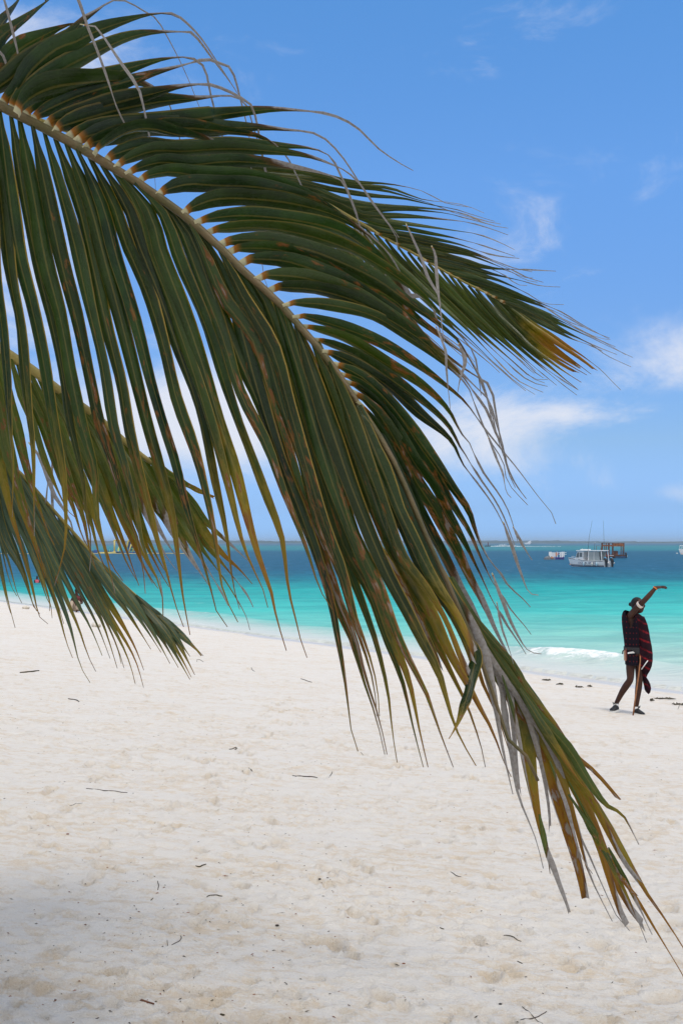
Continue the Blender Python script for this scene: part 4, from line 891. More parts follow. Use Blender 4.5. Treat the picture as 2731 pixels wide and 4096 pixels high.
    band(c0, ua, .054, .020, BEADW, 'armband'); band(c0 + ua.normalized() * .004, ua, .0555, .004, BEADO, 'armband_stripe'); band(c0 - ua.normalized() * .009, ua, .0545, .003, BEADB, 'armband_stripe')
    fa = q(968, 192, -.27) - q(870, 310, -.27); c0 = q(968, 194, -.27)
    band(c0 - fa.normalized() * .008, fa, .033, .008, BEADO, 'bracelet'); band(c0 + fa.normalized() * .006, fa, .033, .004, REDLEATHER, 'bracelet')
    MB().tube([q(985, 205, -.30), q(1000, 225, -.30), q(1008, 245, -.30)], .002, 5).tube([q(1000, 200, -.30), q(1022, 222, -.30), q(1038, 240, -.30)], .002, 5).build('bracelet_cord', LEATHER, t)
    # socks and shoes
    for (ax, ay, dx, dz, d) in ((440, 2070, -95, 2118, .06), (757, 2115, 98, 2172, .03)):
        MB().tube([q(ax + (6 if dx < 0 else 0), ay - 42, d), q(ax, ay, d), q(ax - 3, ay + 25, d)], [.040, .041, .043], 10).build('sock', WHITE, t, True)
        hv = q(ax - math.copysign(28, dx), ay + 48, d); toe = q(ax + dx, dz + 8, d - .10)
        mb = MB(); dv = (toe - hv); sd = Vector((-dv.y, dv.x, 0)).normalized()
        prof = [(0, .030, .055), (.12, .037, .075), (.35, .040, .085), (.55, .046, .062), (.78, .050, .045), (.93, .040, .033), (1, .022, .02)]
        mb.loft([[hv + dv * f + sd * w * math.cos(a) + Vector((0, 0, h * (.5 + .5 * math.sin(a)) - .012)) for a in [2 * math.pi * j / 12 for j in range(12)]] for f, w, h in prof]); sh = mb.build('shoe', SHOE, t, True)
        mb = MB(); mb.loft([[hv + dv * (f * 1.06 - .03) + sd * s_ * (w + .006) + Vector((0, 0, z)) for s_, z in ((-1, -.028), (1, -.028), (1, -.002), (-1, -.002))] for f, w, h in prof]); mb.build('sole', SOLE, sh)
        b0 = hv + dv * .45 + Vector((0, 0, .075)); MB().tube([b0 - sd * .02, b0 + Vector((0, 0, .035)) - sd * .035, b0 + Vector((0, 0, .012)), b0 + Vector((0, 0, .03)) + sd * .035, b0 + sd * .02], .006, 5).build('lace', SHOE, sh)
    # the stick stands on the sand beside him
    st = MB().tube([q(770, 1200, -.13), q(752, 1330, -.20), q(722, 1500, -.24), q(694, 1700, -.235), q(668, 1900, -.23), q(632, 2196, -.22)], [.009, .010, .0105, .011, .011, .0115], 8)
    o = st.build('walking_stick', WOODSTICK, None, True); o.location = base
    tag(o, 'thin brown walking stick planted in the sand in front of the man in the cloak', 'stick')
make_man()

# ------------------------------------------------------------------ people half hidden at the left
def small_person(label, px, py, pose, top, bottom, tm, bm_, h=1.68):
    b = on_sand(px, py); t = thing('person', label, 'person', b); s = h / 1.7
    V = lambda x, y, z: Vector((x, y, z)) * s
    if pose == 'stand':
        J = [(V(0,0,.92), .105), (V(0,0,1.15), .115), (V(0,0,1.38), .12), (V(0,0,1.50), .05), (V(0,-.02,1.60), (.075, .09)), (V(0,-.02,1.66), .07), (V(.17,0,1.38), .055), (V(.24,.02,1.12), .042), (V(.26,-.06,.88), .032), (V(-.17,0,1.38), .055), (V(-.24,.02,1.12), .042), (V(-.24,-.08,.90), .032),
             (V(.09,0,.85), .085), (V(.10,-.02,.48), .055), (V(.10,.02,.08), .036), (V(.10,-.10,.03), .034), (V(-.09,0,.85), .085), (V(-.10,.02,.48), .055), (V(-.10,.05,.08), .036), (V(-.10,-.07,.03), .034)]
    else:
        J = [(V(0,0,.14), .12), (V(0,-.03,.38), .12), (V(0,-.06,.60), .12), (V(0,-.08,.73), .05), (V(0,-.10,.83), (.075, .09)), (V(0,-.10,.89), .07), (V(.17,-.06,.60), .055), (V(.25,-.12,.38), .042), (V(.16,-.32,.36), .032), (V(-.17,-.06,.60), .055), (V(-.25,-.12,.38), .042), (V(-.16,-.32,.36), .032),
             (V(.10,-.04,.13), .09), (V(.14,-.36,.42), .058), (V(.12,-.55,.08), .038), (V(.12,-.66,.04), .034), (V(-.10,-.04,.13), .09), (V(-.14,-.36,.42), .058), (V(-.12,-.55,.08), .038), (V(-.12,-.66,.04), .034)]
    E = [(0,1),(1,2),(2,3),(3,4),(4,5),(2,6),(6,7),(7,8),(2,9),(9,10),(10,11),(0,12),(12,13),(13,14),(14,15),(0,16),(16,17),(17,18),(18,19)]
    skinned('body', J, E, SKIN, t)
    P = [j[0] for j in J]; r = lambda i: J[i][1]
    mb = MB(); mb.loft([ell_pts(c, (a, b_), 14) for c, a, b_ in ((P[0], .165 * s, .125 * s), (P[1], .165 * s, .130 * s), (P[2] + V(0,0,.0), .19 * s, .125 * s), (P[2] + V(0,0,.07), .12 * s, .09 * s))], True)
    mb.build('shirt', tm, t, True)
    if bottom == 'skirt': MB().loft([ell_pts(P[0] + V(0,0,.05), (.15*s, .125*s), 14), ell_pts(V(0,0,.6), (.20*s, .17*s), 14), ell_pts(V(0,0,.28), (.26*s, .22*s), 14)], True).build('skirt', bm_, t, True)
    else:
        mb = MB(); mb.tube([P[0], P[12], P[13], P[14] + V(0,0,.04)], [.13*s, .11*s, .078*s, .058*s], 10).tube([P[0], P[16], P[17], P[18] + V(0,0,.04)], [.13*s, .11*s, .078*s, .058*s], 10); mb.build('trousers', bm_, t, True)
    MB().ell(P[5] + V(0, .02, .01), (.088*s, .10*s, .085*s), 12, 8).build('hair', HAIR, t, True)
PINK = mat('pink_cloth', (.62, .12, .16), .9, .1); PALE = mat('pale_cloth', (.70, .68, .66), .9, .1); BEIGE = mat('beige_cloth', (.40, .32, .24), .9, .1); BLACK = mat('black_cloth', (.012, .012, .014), .9, .1); MAROON = mat('maroon_cloth', (.12, .03, .03), .9, .1)
small_person('standing figure with pink top and pale skirt at the water edge behind the left frond', 37, 597, 'stand', 0, 'skirt', PINK, PALE, 1.45)
small_person('figure in maroon shirt sitting on the sand behind the left frond', 77, 612, 'sit', 0, 'trousers', MAROON, BEIGE)
small_person('figure with black trousers standing at the water edge behind the left frond', 93.5, 609, 'stand', 0, 'trousers', PALE, BLACK)

# ------------------------------------------------------------------ boats and floats
def water_at(px, py):
    Y = CZ * F / (py - HY); return Vector(((px - 341) * Y / F, Y, 0))
BW = mat('boat_white', (.83, .83, .82), .35, .5, var=.05, vscale=3); NAVY = mat('boat_navy', (.012, .03, .11), .4, .5); DGREY = mat('dark_line', (.03, .035, .04), .5, .4)
GLASS = mat('dark_glass', (.10, .13, .14), .15, .6); CANVAS = mat('clear_curtain', (.33, .37, .37), .35, .5, var=.2, vscale=2); ENG = mat('outboard_black', (.012, .013, .015), .35, .5); CYAN = mat('outboard_blue', (.05, .30, .55), .4, .5)
METAL = mat('rail_metal', (.45, .46, .47), .35, .5, metal=.6); FEND = mat('fender_blue', (.42, .58, .66), .5, .4); FENDW = mat('fender_white', (.62, .64, .60), .5, .4)
BROWN = mat('weathered_wood', (.20, .072, .034), .8, .2, vscale=2.2, col2=(.06, .030, .020), bump=.4, bscale=14); RUST = mat('orange_wood', (.42, .15, .055), .8, .2, vscale=3, col2=(.16, .06, .03)); BOTBLUE = mat('bottom_blue', (.02, .10, .22), .6, .3, vscale=2, col2=(.03, .05, .08))
REDP = mat('red_paint', (.45, .03, .03), .5, .4); PURP = mat('purple_plastic', (.035, .025, .20), .45, .4, var=.3, vscale=2); TARP = mat('grey_tarp', (.20, .22, .24), .7, .3, vscale=3, col2=(.10, .11, .12)); ORANGE = mat('orange_plastic', (.70, .22, .05), .5, .4)
YEL = mat('yellow_paint', (.72, .46, .03), .45, .4, var=.2, vscale=2); IY = mat('inflatable_yellow', (.62, .50, .14), .5, .4); IG = mat('inflatable_green', (.07, .42, .24), .5, .4); IB = mat('inflatable_blue', (.03, .09, .28), .5, .4); ROPE = mat('float_line_yellow', (.50, .42, .16), .6, .3)
SAIL = mat('boat_far_white', (.8, .8, .8), .6, .3)
def hull(L, B, sheer_s, sheer_b, draft, fine=1.7):
    secs = []
    for i in range(15):
        f = i / 14; x = -L/2 + L * f; hb = B/2 * (1 - max(0, (f - .45) / .55) ** fine) * (.92 + .08 * min(1, f * 4)) + .01; sh = sheer_s + (sheer_b - sheer_s) * f ** 2
        rk = .10 * L * max(0, f - .8) / .2
        secs.append([(x + rk * 1.0, hb, sh), (x + rk * .5, hb * .93, sh * .45), (x, hb * .80, 0.02), (x - rk * .3, hb * .45, -draft * .8), (x - rk * .5, 0, -draft), (x - rk * .3, -hb * .45, -draft * .8), (x, -hb * .80, 0.02), (x + rk * .5, -hb * .93, sh * .45), (x + rk, -hb, sh)])
    return secs
def white_boat():
    p = water_at(2353 / 4, 566.6); th = 42; t = thing('motor_boat', 'white cabin motor boat with two black outboards and two tall whip antennas', 'boat', p, R(180 - th))
    S = hull(4.75, 1.9, .70, 1.06, .25); MB().loft(S, True, True).build('hull', BW, t)
    # coloured lines: each follows the hull a few millimetres proud
    def strip(z0, z1, m, name, off=.012):
        mb = MB()
        for sgn in (1, -1):
            secs = []
            for sec in S:
                (x0, y0, zz0), (x1, y1, zz1), (x2, y2, zz2) = sec[0], sec[1], sec[2]
                def P(fr):
                    z = fr * zz0
                    if z >= zz1: k = (z - zz1) / (zz0 - zz1); return (x1 + (x0 - x1) * k, sgn * (y1 + (y0 - y1) * k + off), z)
                    k = (z - zz2) / (zz1 - zz2); return (x2 + (x1 - x2) * k, sgn * (y2 + (y1 - y2) * k + off), z)
                secs.append([P(z0), P(z1)])
            mb.loft(secs, False, False)
        return mb.build(name, m, t)
    strip(.03, .15, NAVY, 'boot_stripe'); strip(.20, .26, DGREY, 'hull_stripe'); strip(.90, .96, DGREY, 'rub_rail', .02)
    # cabin with raked front, side window, door gap, curtains and hard top
    MB().hexa([(.35,-.78,.70),(1.55,-.62,.86),(1.55,.62,.86),(.35,.78,.70),(.35,-.74,1.80),(1.22,-.60,1.80),(1.22,.60,1.80),(.35,.74,1.80)]).build('cabin', BW, t)
    for s in (1, -1):
        MB().hexa([(.50,s*.765,1.15),(.86,s*.735,1.16),(.86,s*.755,1.16),(.50,s*.785,1.15),(.50,s*.755,1.66),(.86,s*.715,1.66),(.86,s*.735,1.66),(.50,s*.775,1.66)]).build('window', GLASS, t)
        MB().hexa([(.98,s*.70,1.10),(1.38,s*.655,1.10),(1.38,s*.675,1.10),(.98,s*.735,1.10),(.98,s*.685,1.68),(1.20,s*.635,1.68),(1.20,s*.655,1.68),(.98,s*.715,1.68)]).build('window', GLASS, t)
        MB().hexa([(-1.85,s*.80,.74),(-.42,s*.80,.74),(-.42,s*.815,.74),(-1.85,s*.815,.74),(-1.70,s*.76,1.80),(-.42,s*.76,1.80),(-.42,s*.775,1.80),(-1.70,s*.775,1.80)]).build('curtain', CANVAS, t)
        for x, x2, w in ((-.36, -.36, .05), (-1.08, -1.08, .022), (-2.12, -2.02, .04)): MB().tube([(x, s*.82, .70), (x2, s*.79, 1.86)], w, 8).build('post', BW, t)
    MB().box((-.30,-.70,.72), (.33,-.60,1.8)).build('bulkhead', DGREY, t)
    MB().box((-2.12,-.86,1.86), (1.30,.86,1.95), .03).build('roof', BW, t); MB().box((.0,-.42,1.952), (.95,.42,2.06), .03).build('roof_hatch', BW, t)
    MB().tube([(.98, -.1, 2.06), (.98, -.1, 2.16)], .02).build('light', BW, t)
    MB().tube([(-.25,.80,1.2), (-.55,1.0,3.4), (-1.05, 1.15, 5.42)], [.022, .016, .010], 6).build('antenna', DGREY, t); MB().tube([(-1.55,-.80,1.3), (-1.5,-.82,3.4), (-1.40,-.85,5.45)], [.022, .016, .010], 6).build('antenna', DGREY, t)
    MB().tube([(-.1,.55,.72), (-.1,.55,1.1)], .03).box((-.25,.40,1.1), (.05,.70,1.16)).box((-.28,.40,1.16), (-.24,.70,1.5)).build('helm_seat', METAL, t)
    MB().tube([(1.9, .45, 1.0), (2.1, .2, 1.16), (2.45, 0, 1.2), (2.1, -.2, 1.16), (1.9, -.45, 1.0)], .016, 6).build('bow_rail', METAL, t)
    for x, m in ((.15, FEND), (-.95, FENDW), (-1.55, FEND)):
        MB().loft([ell_pts((x, 1.04, z), (r_, r_), 10) for z, r_ in ((.10,.03),(.14,.10),(.40,.11),(.50,.08),(.54,.025))]).tube([(x,1.02,.54),(x,.97,.74)], .012, 5).build('fender', m, t, True)
    for y in (.62, -.80):
        e = MB().loft([ell_pts((x, y, z), (a, b), 12) for x, z, a, b in ((-2.62,.52,.14,.11),(-2.60,.66,.21,.15),(-2.52,.92,.22,.16),(-2.45,1.06,.17,.13))]).build('outboard_motor', ENG, t, True)
        MB().loft([ell_pts((x, y, z), (a, b), 12) for x, z, a, b in ((-2.46,1.03,.18,.14),(-2.43,1.10,.15,.12),(-2.41,1.14,.06,.05))]).build('cowl_top', CYAN, e, True)
        MB().hexa([(-2.72,y-.07,-.05),(-2.50,y-.07,-.05),(-2.50,y+.07,-.05),(-2.72,y+.07,-.05),(-2.72,y-.08,.56),(-2.48,y-.08,.56),(-2.48,y+.08,.56),(-2.72,y+.08,.56)]).build('leg', ENG, e)
        MB().ell((-2.84, y, .42), (.10,.10,.12), 8, 6).build('propeller_hub', METAL, e, True)
    MB().box((-2.62,-.50,.30), (-2.37,.35,.36)).build('swim_platform', BW, t)
    lad = MB()
    for y in (-.28, .02): lad.tube([(-2.45,y,.74),(-2.66,y,.60),(-2.74,y,-.05)], .022, 6)
    for z in (.15, .32, .48): lad.tube([(-2.70,-.28,z),(-2.70,.02,z)], .018, 6)
    lad.build('ladder', METAL, t)
    for txt, x in (('OCEAN', .92), ('SPORT', -.42)):
        cu = bpy.data.curves.new('lettering', 'FONT'); cu.body = txt; cu.size = .30; cu.extrude = .003; cu.space_character = 1.1; cu.align_x = 'LEFT'
        tmp = bpy.data.objects.new('tmp', cu); C.objects.link(tmp); me = bpy.data.meshes.new_from_object(tmp.evaluated_get(bpy.context.evaluated_depsgraph_get())); bpy.data.objects.remove(tmp)
        o = put('lettering', me, NAVY, t); o.location = (x, .962 - .03 * max(0, x), .37); o.rotation_euler = (R(84), 0, R(180))
white_boat()
def wooden_boat():
    p = water_at(2424 / 4, 558.1); t = thing('wooden_boat', 'brown weathered wooden boat with an open post-and-beam canopy behind the white motor boat', 'boat', p, R(172)); s = 201 / 200.
    S = hull(6.4, 1.9, .62, .80, .25, 2.2); MB().loft(S, True, True).build('hull', BROWN, t)
    MB().hexa([(-3.25,-.93,.0),(-1.3,-.93,.0),(-1.3,.93,.0),(-3.25,.93,.0),(-3.25,-.97,.34),(-1.5,-.97,.36),(-1.5,.97,.36),(-3.25,.97,.34)]).build('painted_quarter', BOTBLUE, t)
    MB().box((-1.1,.955,.44), (-.35,.985,.52)).build('hull_stripe', BW, t); MB().box((-.35,.955,.44), (.35,.985,.52)).build('hull_stripe', REDP, t); MB().box((.35,.955,.44), (1.9,.985,.50)).build('hull_stripe', BW, t)
    x0, x1 = -2.95, .85
    for y in (.8, -.8):
        for x in (x0, -2.45, -1.05, -.35, .2, x1):
            if (y < 0 and x in (-2.45, .2)): continue
            MB().tube([(x + .03, y, .45), (x, y, 2.78)], .075, 6).build('post', BROWN, t)
        MB().box((x0 - .08, y - .05, 2.14), (x1 + .08, y + .05, 2.42)).build('side_beam', RUST, t); MB().box((x0 - .08, y - .05, 2.68), (x1 + .08, y + .05, 2.79)).build('top_rail', BROWN, t)
    for x in (x0, -1.7, -.4, x1): MB().box((x - .05, -.74, 2.69), (x + .05, .74, 2.77)).build('cross_beam', BROWN, t)
    MB().box((x0, .86, 2.42), (x0 + 1.9, .88, 2.66)).build('awning_board', RUST, t)
    lad = MB(); lad.tube([(.0, -.2, .5), (.12, -.2, 2.2)], .04, 6).tube([(.35, -.2, .5), (.42, -.2, 2.2)], .04, 6)
    for k in range(5): lad.box((.05, -.23, .7 + .3 * k), (.4, -.17, .75 + .3 * k))
    lad.build('ladder', BROWN, t)
    MB().box((-1.9,-.55,.5), (-1.15,.55,1.32), .03).build('engine_box', BROWN, t)
    MB().hexa([(1.3,-.5,.55),(2.0,-.4,.58),(2.0,.4,.58),(1.3,.5,.55),(1.35,-.45,1.0),(1.9,-.35,.95),(1.9,.35,.95),(1.35,.45,1.0)]).build('forward_hatch', RUST, t)
    MB().tube([(2.35, 0, .7), (2.15, 0, 2.78)], [.035, .02], 6).build('mast', BROWN, t); MB().ell((2.14, 0, 2.83), (.07,.07,.07), 8, 6).build('mast_light', BW, t, True)
    fr = MB(); fr.tube([(1.1,.3,.7),(1.1,.3,1.95)], .05, 6).tube([(1.9,.3,.7),(1.9,.3,2.25)], .03, 6).tube([(1.9,.3,2.25),(.85,.3,2.2)], .025, 6); fr.build('side_frame', RUST, t)
    e = MB().loft([ell_pts((x, .2, z), (a, b), 10) for x, z, a, b in ((-3.42,.05,.10,.08),(-3.42,.45,.14,.11),(-3.36,.85,.20,.14),(-3.30,1.05,.14,.10))]).build('outboard_motor', ENG, t, True)
    MB().ell((-3.55, .2, .35), (.10,.10,.12), 8, 6).build('propeller_hub', METAL, e, True)
wooden_boat()
def raft():
    p = water_at(2226 / 4, 559.4); t = thing('floating_platform', 'purple floating platform with white upright panels left of the white motor boat', 'raft', p); s = .0098
    X = lambda cx: (cx - 345) * s; Z = lambda cy: (775 - cy) * s
    for k, cx in enumerate((240, 292, 345, 398)): MB().box((X(cx), -.7, -.2), (X(cx + 50), .7, Z(738)), .04).build('float_block', PURP, t)
    MB().box((X(455), 2.5, -.2), (X(515), 3.6, .42), .04).build('float_block', PURP, t)
    for x0, x1, z1 in ((197, 248, 645), (252, 268, 655), (272, 292, 655), (295, 312, 655), (332, 347, 645), (386, 403, 650), (412, 437, 645), (494, 507, 648), (511, 523, 646)):
        MB().box((X(x0), -.1 if x0 < 480 else 2.7, Z(740)), (X(x1), .0 if x0 < 480 else 2.8, Z(z1)), .01).build('panel', BW, t)
    r = MB()
    for z in (662, 692): r.tube([(X(348), .1, Z(z)), (X(500), 2.6, Z(z))], .04, 6); r.tube([(X(523), 2.75, Z(z)), (X(560), 2.9, Z(z))], .04, 6)
    r.build('rail', BW, t)
    MB().tube([(X(322), -.16, Z(655)), (X(322), -.16, Z(720))], .09, 8).build('life_vest', ORANGE, t); MB().ell((X(355), -.15, Z(685)), (.09, .08, .16), 8, 6).build('life_ring', REDP, t, True)
    q = water_at(2195 / 4, 559.6); o = thing('covered_jet_ski', 'jet ski under a grey tarpaulin moored at the left end of the purple platform', 'jet ski', q)
    MB().loft([[(x, y * w, z) for y, z in ((-.45, -.1), (-.42, h * .6), (-.18, h), (.18, h), (.42, h * .6), (.45, -.1))] for x, w, h in ((-.95,.3,.22),(-.7,.9,.45),(-.25,1,.62),(.05,1,.42),(.3,1,.58),(.7,.9,.34),(.95,.4,.2))], True, True).build('tarpaulin', TARP, o)
    MB().box((.18,-.47,.22), (.5,-.40,.44), .02).build('orange_panel', ORANGE, o); MB().tube([(-.1,-.3,.3),(-.15,-.3,.66)], .06, 8).build('handlebar', ENG, o)
raft()
def buoy(px, py, r, m, label):
    p = water_at(px, py); b = tag(MB().ell((0, 0, r * .4), (r * 1.5, r, r), 12, 8).build('buoy', m, None, True), label, 'buoy'); b.location = p
buoy(2280 / 4, 564.8, .11, ORANGE, 'small orange buoy afloat off the bow of the white motor boat'); buoy(2704 / 4, 553.7, .17, FENDW, 'small white buoy afloat near the right edge of the picture')
def bow_boat():
    p = water_at(2718 / 4, 554.6); t = thing('skiff', 'white boat with a blue deck line and bow rails cut by the right edge', 'boat', p + Vector((3.2, 1.2, 0)), R(200))
    MB().loft(hull(6.6, 2.0, .95, 1.36, .3), True, True).build('hull', BW, t)
    d = MB(); d.loft([[(x, w, z), (x, -w, z)] for x, w, z in ((-2.9,.85,1.0),(0,.9,1.12),(1.8,.62,1.28),(3.3,.08,1.40))], False, False); d.build('deck', CYAN, t)
    rl = MB(); P = [(.6,.88,1.85),(1.9,.66,2.02),(3.1,.25,2.15),(3.75,0,2.0),(3.1,-.25,2.15),(1.9,-.66,2.02),(.6,-.88,1.85)]; rl.tube(P, .05, 6)
    for x, y, z in P: rl.tube([(x, y, z), (x * .93, y, 1.2)], .05, 6)
    rl.build('bow_rail', BW, t); MB().box((-2.4,-.7,1.0), (-.2,.7,2.1), .08).build('console', BW, t); MB().ell((3.05, .0, .22), (.10, .22, .22), 8, 6).build('fender', ORANGE, t, True)
bow_boat()
def yellow_boat():
    p = water_at(1460 / 4, 555.9); t = thing('yellow_boat', 'yellow flat boat with a small conning tower seen between the palm leaflets', 'boat', p); s = .01007
    X = lambda cx: (cx - 627) * s; Z = lambda cy: (440 - cy) * s
    MB().loft([[(x, y * w, z) for y, z in ((-.7, -.15), (-.72, h), (-.5, h + .1), (.5, h + .1), (.72, h), (.7, -.15))] for x, w, h in ((X(428),.8,.66),(X(520),1,.74),(X(600),1,.70),(X(700),1,.62),(X(790),.85,.56),(X(835),.3,.40))], True, True).build('hull', YEL, t)
    MB().loft([[(x, y * w, z) for y, z in ((-.71, -.12), (-.735, .12), (.735, .12), (.71, -.12))] for x, w in ((X(425),.82),(X(520),1.01),(X(700),1.01),(X(790),.87),(X(838),.32))], True, True).build('boot_stripe', TARP, t)
    tw = MB().loft([ell_pts((X(512 + dx), 0, z), (a, .35), 12, sq=3) for dx, z, a in ((0, .80, .48), (-2, 1.3, .36), (-2, 1.95, .34))]).build('tower', YEL, t)
    MB().box((X(495), -.37, 1.15), (X(512), -.33, 1.65)).build('window', GLASS, tw); MB().box((X(520), -.37, 1.15), (X(538), -.33, 1.65)).build('window', GLASS, tw)
    MB().box((X(420), -.25, 1.70), (X(480), .25, 1.80)).build('visor', YEL, t); MB().tube([(X(497), 0, 1.95), (X(497), 0, 2.75)], .035, 6).build('mast', YEL, t); MB().box((X(480), -.15, 2.45), (X(515), .15, 2.60)).build('light_box', YEL, t)
    r = MB()
    for cx in (435, 455, 475, 760, 790, 815): r.tube([(X(cx), -.6, .6), (X(cx), -.6, 1.05)], .03, 6)
    r.tube([(X(435), -.6, 1.05), (X(475), -.6, 1.05)], .03, 6).tube([(X(760), -.6, 1.05), (X(815), -.6, .95)], .03, 6); r.build('rail', YEL, t); MB().ell((X(445), -.55, .95), (.12, .1, .16), 8, 6).build('life_ring', REDP, t, True)
yellow_boat()
def dark_boat():
    p = water_at(1368 / 4, 555.8) + Vector((0, 14, 0)); t = thing('dinghy', 'low dark dinghy lying just behind the yellow boat', 'boat', p, R(8))
    MB().loft(hull(7.5, 1.7, .75, .95, .2), True, True).build('hull', TARP, t); MB().box((-2.2,-.6,.7), (1.5,.6,1.0), .05).build('cover', ENG, t)
dark_boat()
def water_park():
    s = .0171; ox = 340; 
    def P(cx): return water_at((340 + cx * .2551) / 4, 553.3)
    def loc(cx, dz=0): p = P(cx); return p
    Z = lambda cy: (365 - cy) * s
    t = thing('inflatable_gate', 'yellow inflatable gate frame standing on the floating water park', 'inflatable', loc(497)); g = MB()
    MB().tube([(-.62,0,.4),(-.62,0,Z(170))], .22, 10).build('post', IY, t, True); MB().tube([(.62,0,.4),(.62,0,Z(170))], .22, 10).build('post', IY, t, True); MB().tube([(-.84,0,Z(168)),(.84,0,Z(168))], .2, 10).build('beam', IY, t, True); MB().box((-1.0,-.9,-.2), (1.7,.9,.45), .15).build('base', IY, t, True)
    t = thing('inflatable_dome', 'green and yellow striped inflatable dome beside the yellow gate frame', 'inflatable', loc(540))
    for k in range(12):
        a0, a1 = 2 * math.pi * k / 12, 2 * math.pi * (k + 1) / 12; mb = MB(); mb.loft([[(.78 * math.cos(b) * math.cos(a), .78 * math.cos(b) * math.sin(a), .5 + 1.25 * math.sin(b)) for a in (a0, (a0 + a1) / 2, a1)] for b in (0, .4, .8, 1.2, 1.55)], False, False)
        mb.build('gore', IG if k % 2 else IY, t, True)
    MB().box((-.9,-.9,-.2), (1.0,.9,.5), .12).build('base', IB, t)
    t = thing('inflatable_slide', 'tall inflatable slide with blue and yellow arches and green rungs on the water park', 'inflatable', loc(740))
    for y, r0, m in ((-.9, 1.95, IY), (-.45, 1.7, IB), (.0, 1.45, IG), (.9, 1.9, IY)):
        MB().tube([(r0 * .62 * math.cos(a), y, 1.5 + r0 * 1.18 * math.sin(a)) for a in [math.pi * i / 14 for i in range(15)]], .24, 10).build('arch', m, t, True)
    for x in (-.2, .75): MB().tube([(x - .5, -1.35, .2), (x + .25, -.7, 2.9)], .19, 10).build('ladder_rail', IY, t, True)
    for z in (.5, 1.2, 2.0, 2.7): MB().tube([(-.8 + .2*z, -1.25 + .2 * z, z), (.95, -1.25 + .2 * z, z)], .13, 8).build('rung', IG, t, True)
    MB().hexa([(-1.2,-.7,.0),(1.2,-.7,.0),(1.2,.9,.0),(-1.2,.9,.0),(-.9,-.5,2.9),(1.0,-.5,2.9),(1.0,.8,2.9),(-.9,.8,2.9)]).build('body', IB, t); MB().box((-1.5,-1.5,-.2), (1.7,1.3,.45), .12).build('base', IB, t, True)
    for cx, lab in ((125, 'leftmost of the small striped balls on the water park float'), (320, 'middle one of the small striped balls on the water park float'), (380, 'right one of the small striped balls, nearest the yellow gate frame')):
        t = thing('inflatable_ball', lab, 'inflatable', loc(cx), 0, 'striped balls on the float')
        for k in range(8):
            a0, a1 = 2 * math.pi * k / 8, 2 * math.pi * (k + 1) / 8; MB().loft([[(.40 * math.cos(b) * math.cos(a), .40 * math.cos(b) * math.sin(a), .62 + .40 * math.sin(b)) for a in (a0, (a0 + a1) / 2, a1)] for b in (-1.5, -.7, 0, .7, 1.5)], False, False).build('gore', (IG, IB)[k % 2], t, True)
    def float_(x0, x1, z1, m, lab, cat='inflatable', nm='inflatable_float'):
        a, b = P(x0), P(x1); o = MB().box((0, -.7, -.15), (b.x - a.x, .7, z1), .12).build(nm, m, None, True); o.location = a; tag(o, lab, cat)
    float_(138, 200, .95, IB, 'dark blue inflatable block at the left of the water park'); float_(203, 470, .32, IY, 'long low yellow float joining blocks and gate frame'); float_(985, 1045, .8, IG, 'green inflatable block right of the slide')
    o = MB().hexa([(-.7,-1,-.1),(.8,-1,-.1),(.8,1,-.1),(-.7,1,-.1),(-.45,-.7,1.9),(.4,-.7,2.2),(.4,.7,2.2),(-.45,.7,1.9)]).build('inflatable_tower', IG, None); o.location = water_at(209 / 4, 553.2); tag(o, 'green inflatable tower glimpsed behind the left frond', 'inflatable')
    o2 = MB().box((-.9,-1,2.22), (.6,1,2.6), .1).build('top_ring', IY, o, True)
    a = water_at(-8, 553.9); b = water_at(186, 553.6); pts = [a.lerp(b, i / 60) + Vector((0, 3 * math.sin(i * .4), .02 + .05 * math.sin(i * 2.1))) for i in range(61)]
    tag(MB().tube(pts, .14, 6).build('float_line', ROPE, None, True), 'thin yellow floating line fencing off the water park', 'float line')
water_park()
def far_craft():
    FOAM = mat('white_water', (.85, .87, .88), .9, .1)
    p = water_at(1948 / 4, 546.6); t = thing('jet_ski', 'tiny dark jet ski with rider racing left ahead of a white wake', 'jet ski', p)
    MB().loft([[(x, y * w, z) for y, z in ((-.6, -.2), (-.6, h), (.6, h), (.6, -.2))] for x, w, h in ((-2.2,.2,.5),(-1.2,.9,.8),(1.6,1,.7),(2.0,.9,.5))], True, True).build('hull', ENG, t); MB().ell((.3, 0, 1.6), (.4, .4, 1.0), 8, 6).ell((.1, 0, 2.8), (.3, .3, .35), 8, 6).build('rider', MAROON, t, True)
    mb = MB(); rr = random.Random(4)
    for k in range(700):
        f = rr.random() ** 1.2; x = 2 + f * 46; h = (1.6 * math.exp(-((f - .18) / .08) ** 2) + .8 * math.exp(-((f - .32) / .05) ** 2) + .16) * (1 if rr.random() < .6 else .4)
        r_ = rr.uniform(.07, .22); z = rr.random() ** 1.7 * h
        if f > .5 and rr.random() < .7: continue
        mb.ell((x, rr.uniform(-1.5, 1.5), z), (r_ * 2.6, r_, r_ * .7), 5, 3)
    o = mb.build('wake_spray', FOAM, None, True); o.location = p; o['kind'] = 'stuff'
    q = water_at(2108 / 4, 544.2); t = thing('distant_boat', 'tiny white boat far out before the island, right of the wake', 'boat', q)
    MB().hexa([(-4,-1,-.2),(3,-1,-.2),(3,1,-.2),(-4,1,-.2),(-4.8,-1.2,1.6),(5.2,-1.2,3.0),(5.2,1.2,3.0),(-4.8,1.2,1.6)]).build('hull', SAIL, t); MB().hexa([(-1,-1,2),(3.5,-1,2.6),(3.5,1,2.6),(-1,1,2),(1.5,-.6,4.0),(4.6,-.6,5.6),(4.6,.6,5.6),(1.5,.6,4.0)]).build('cabin', SAIL, t)
far_craft()

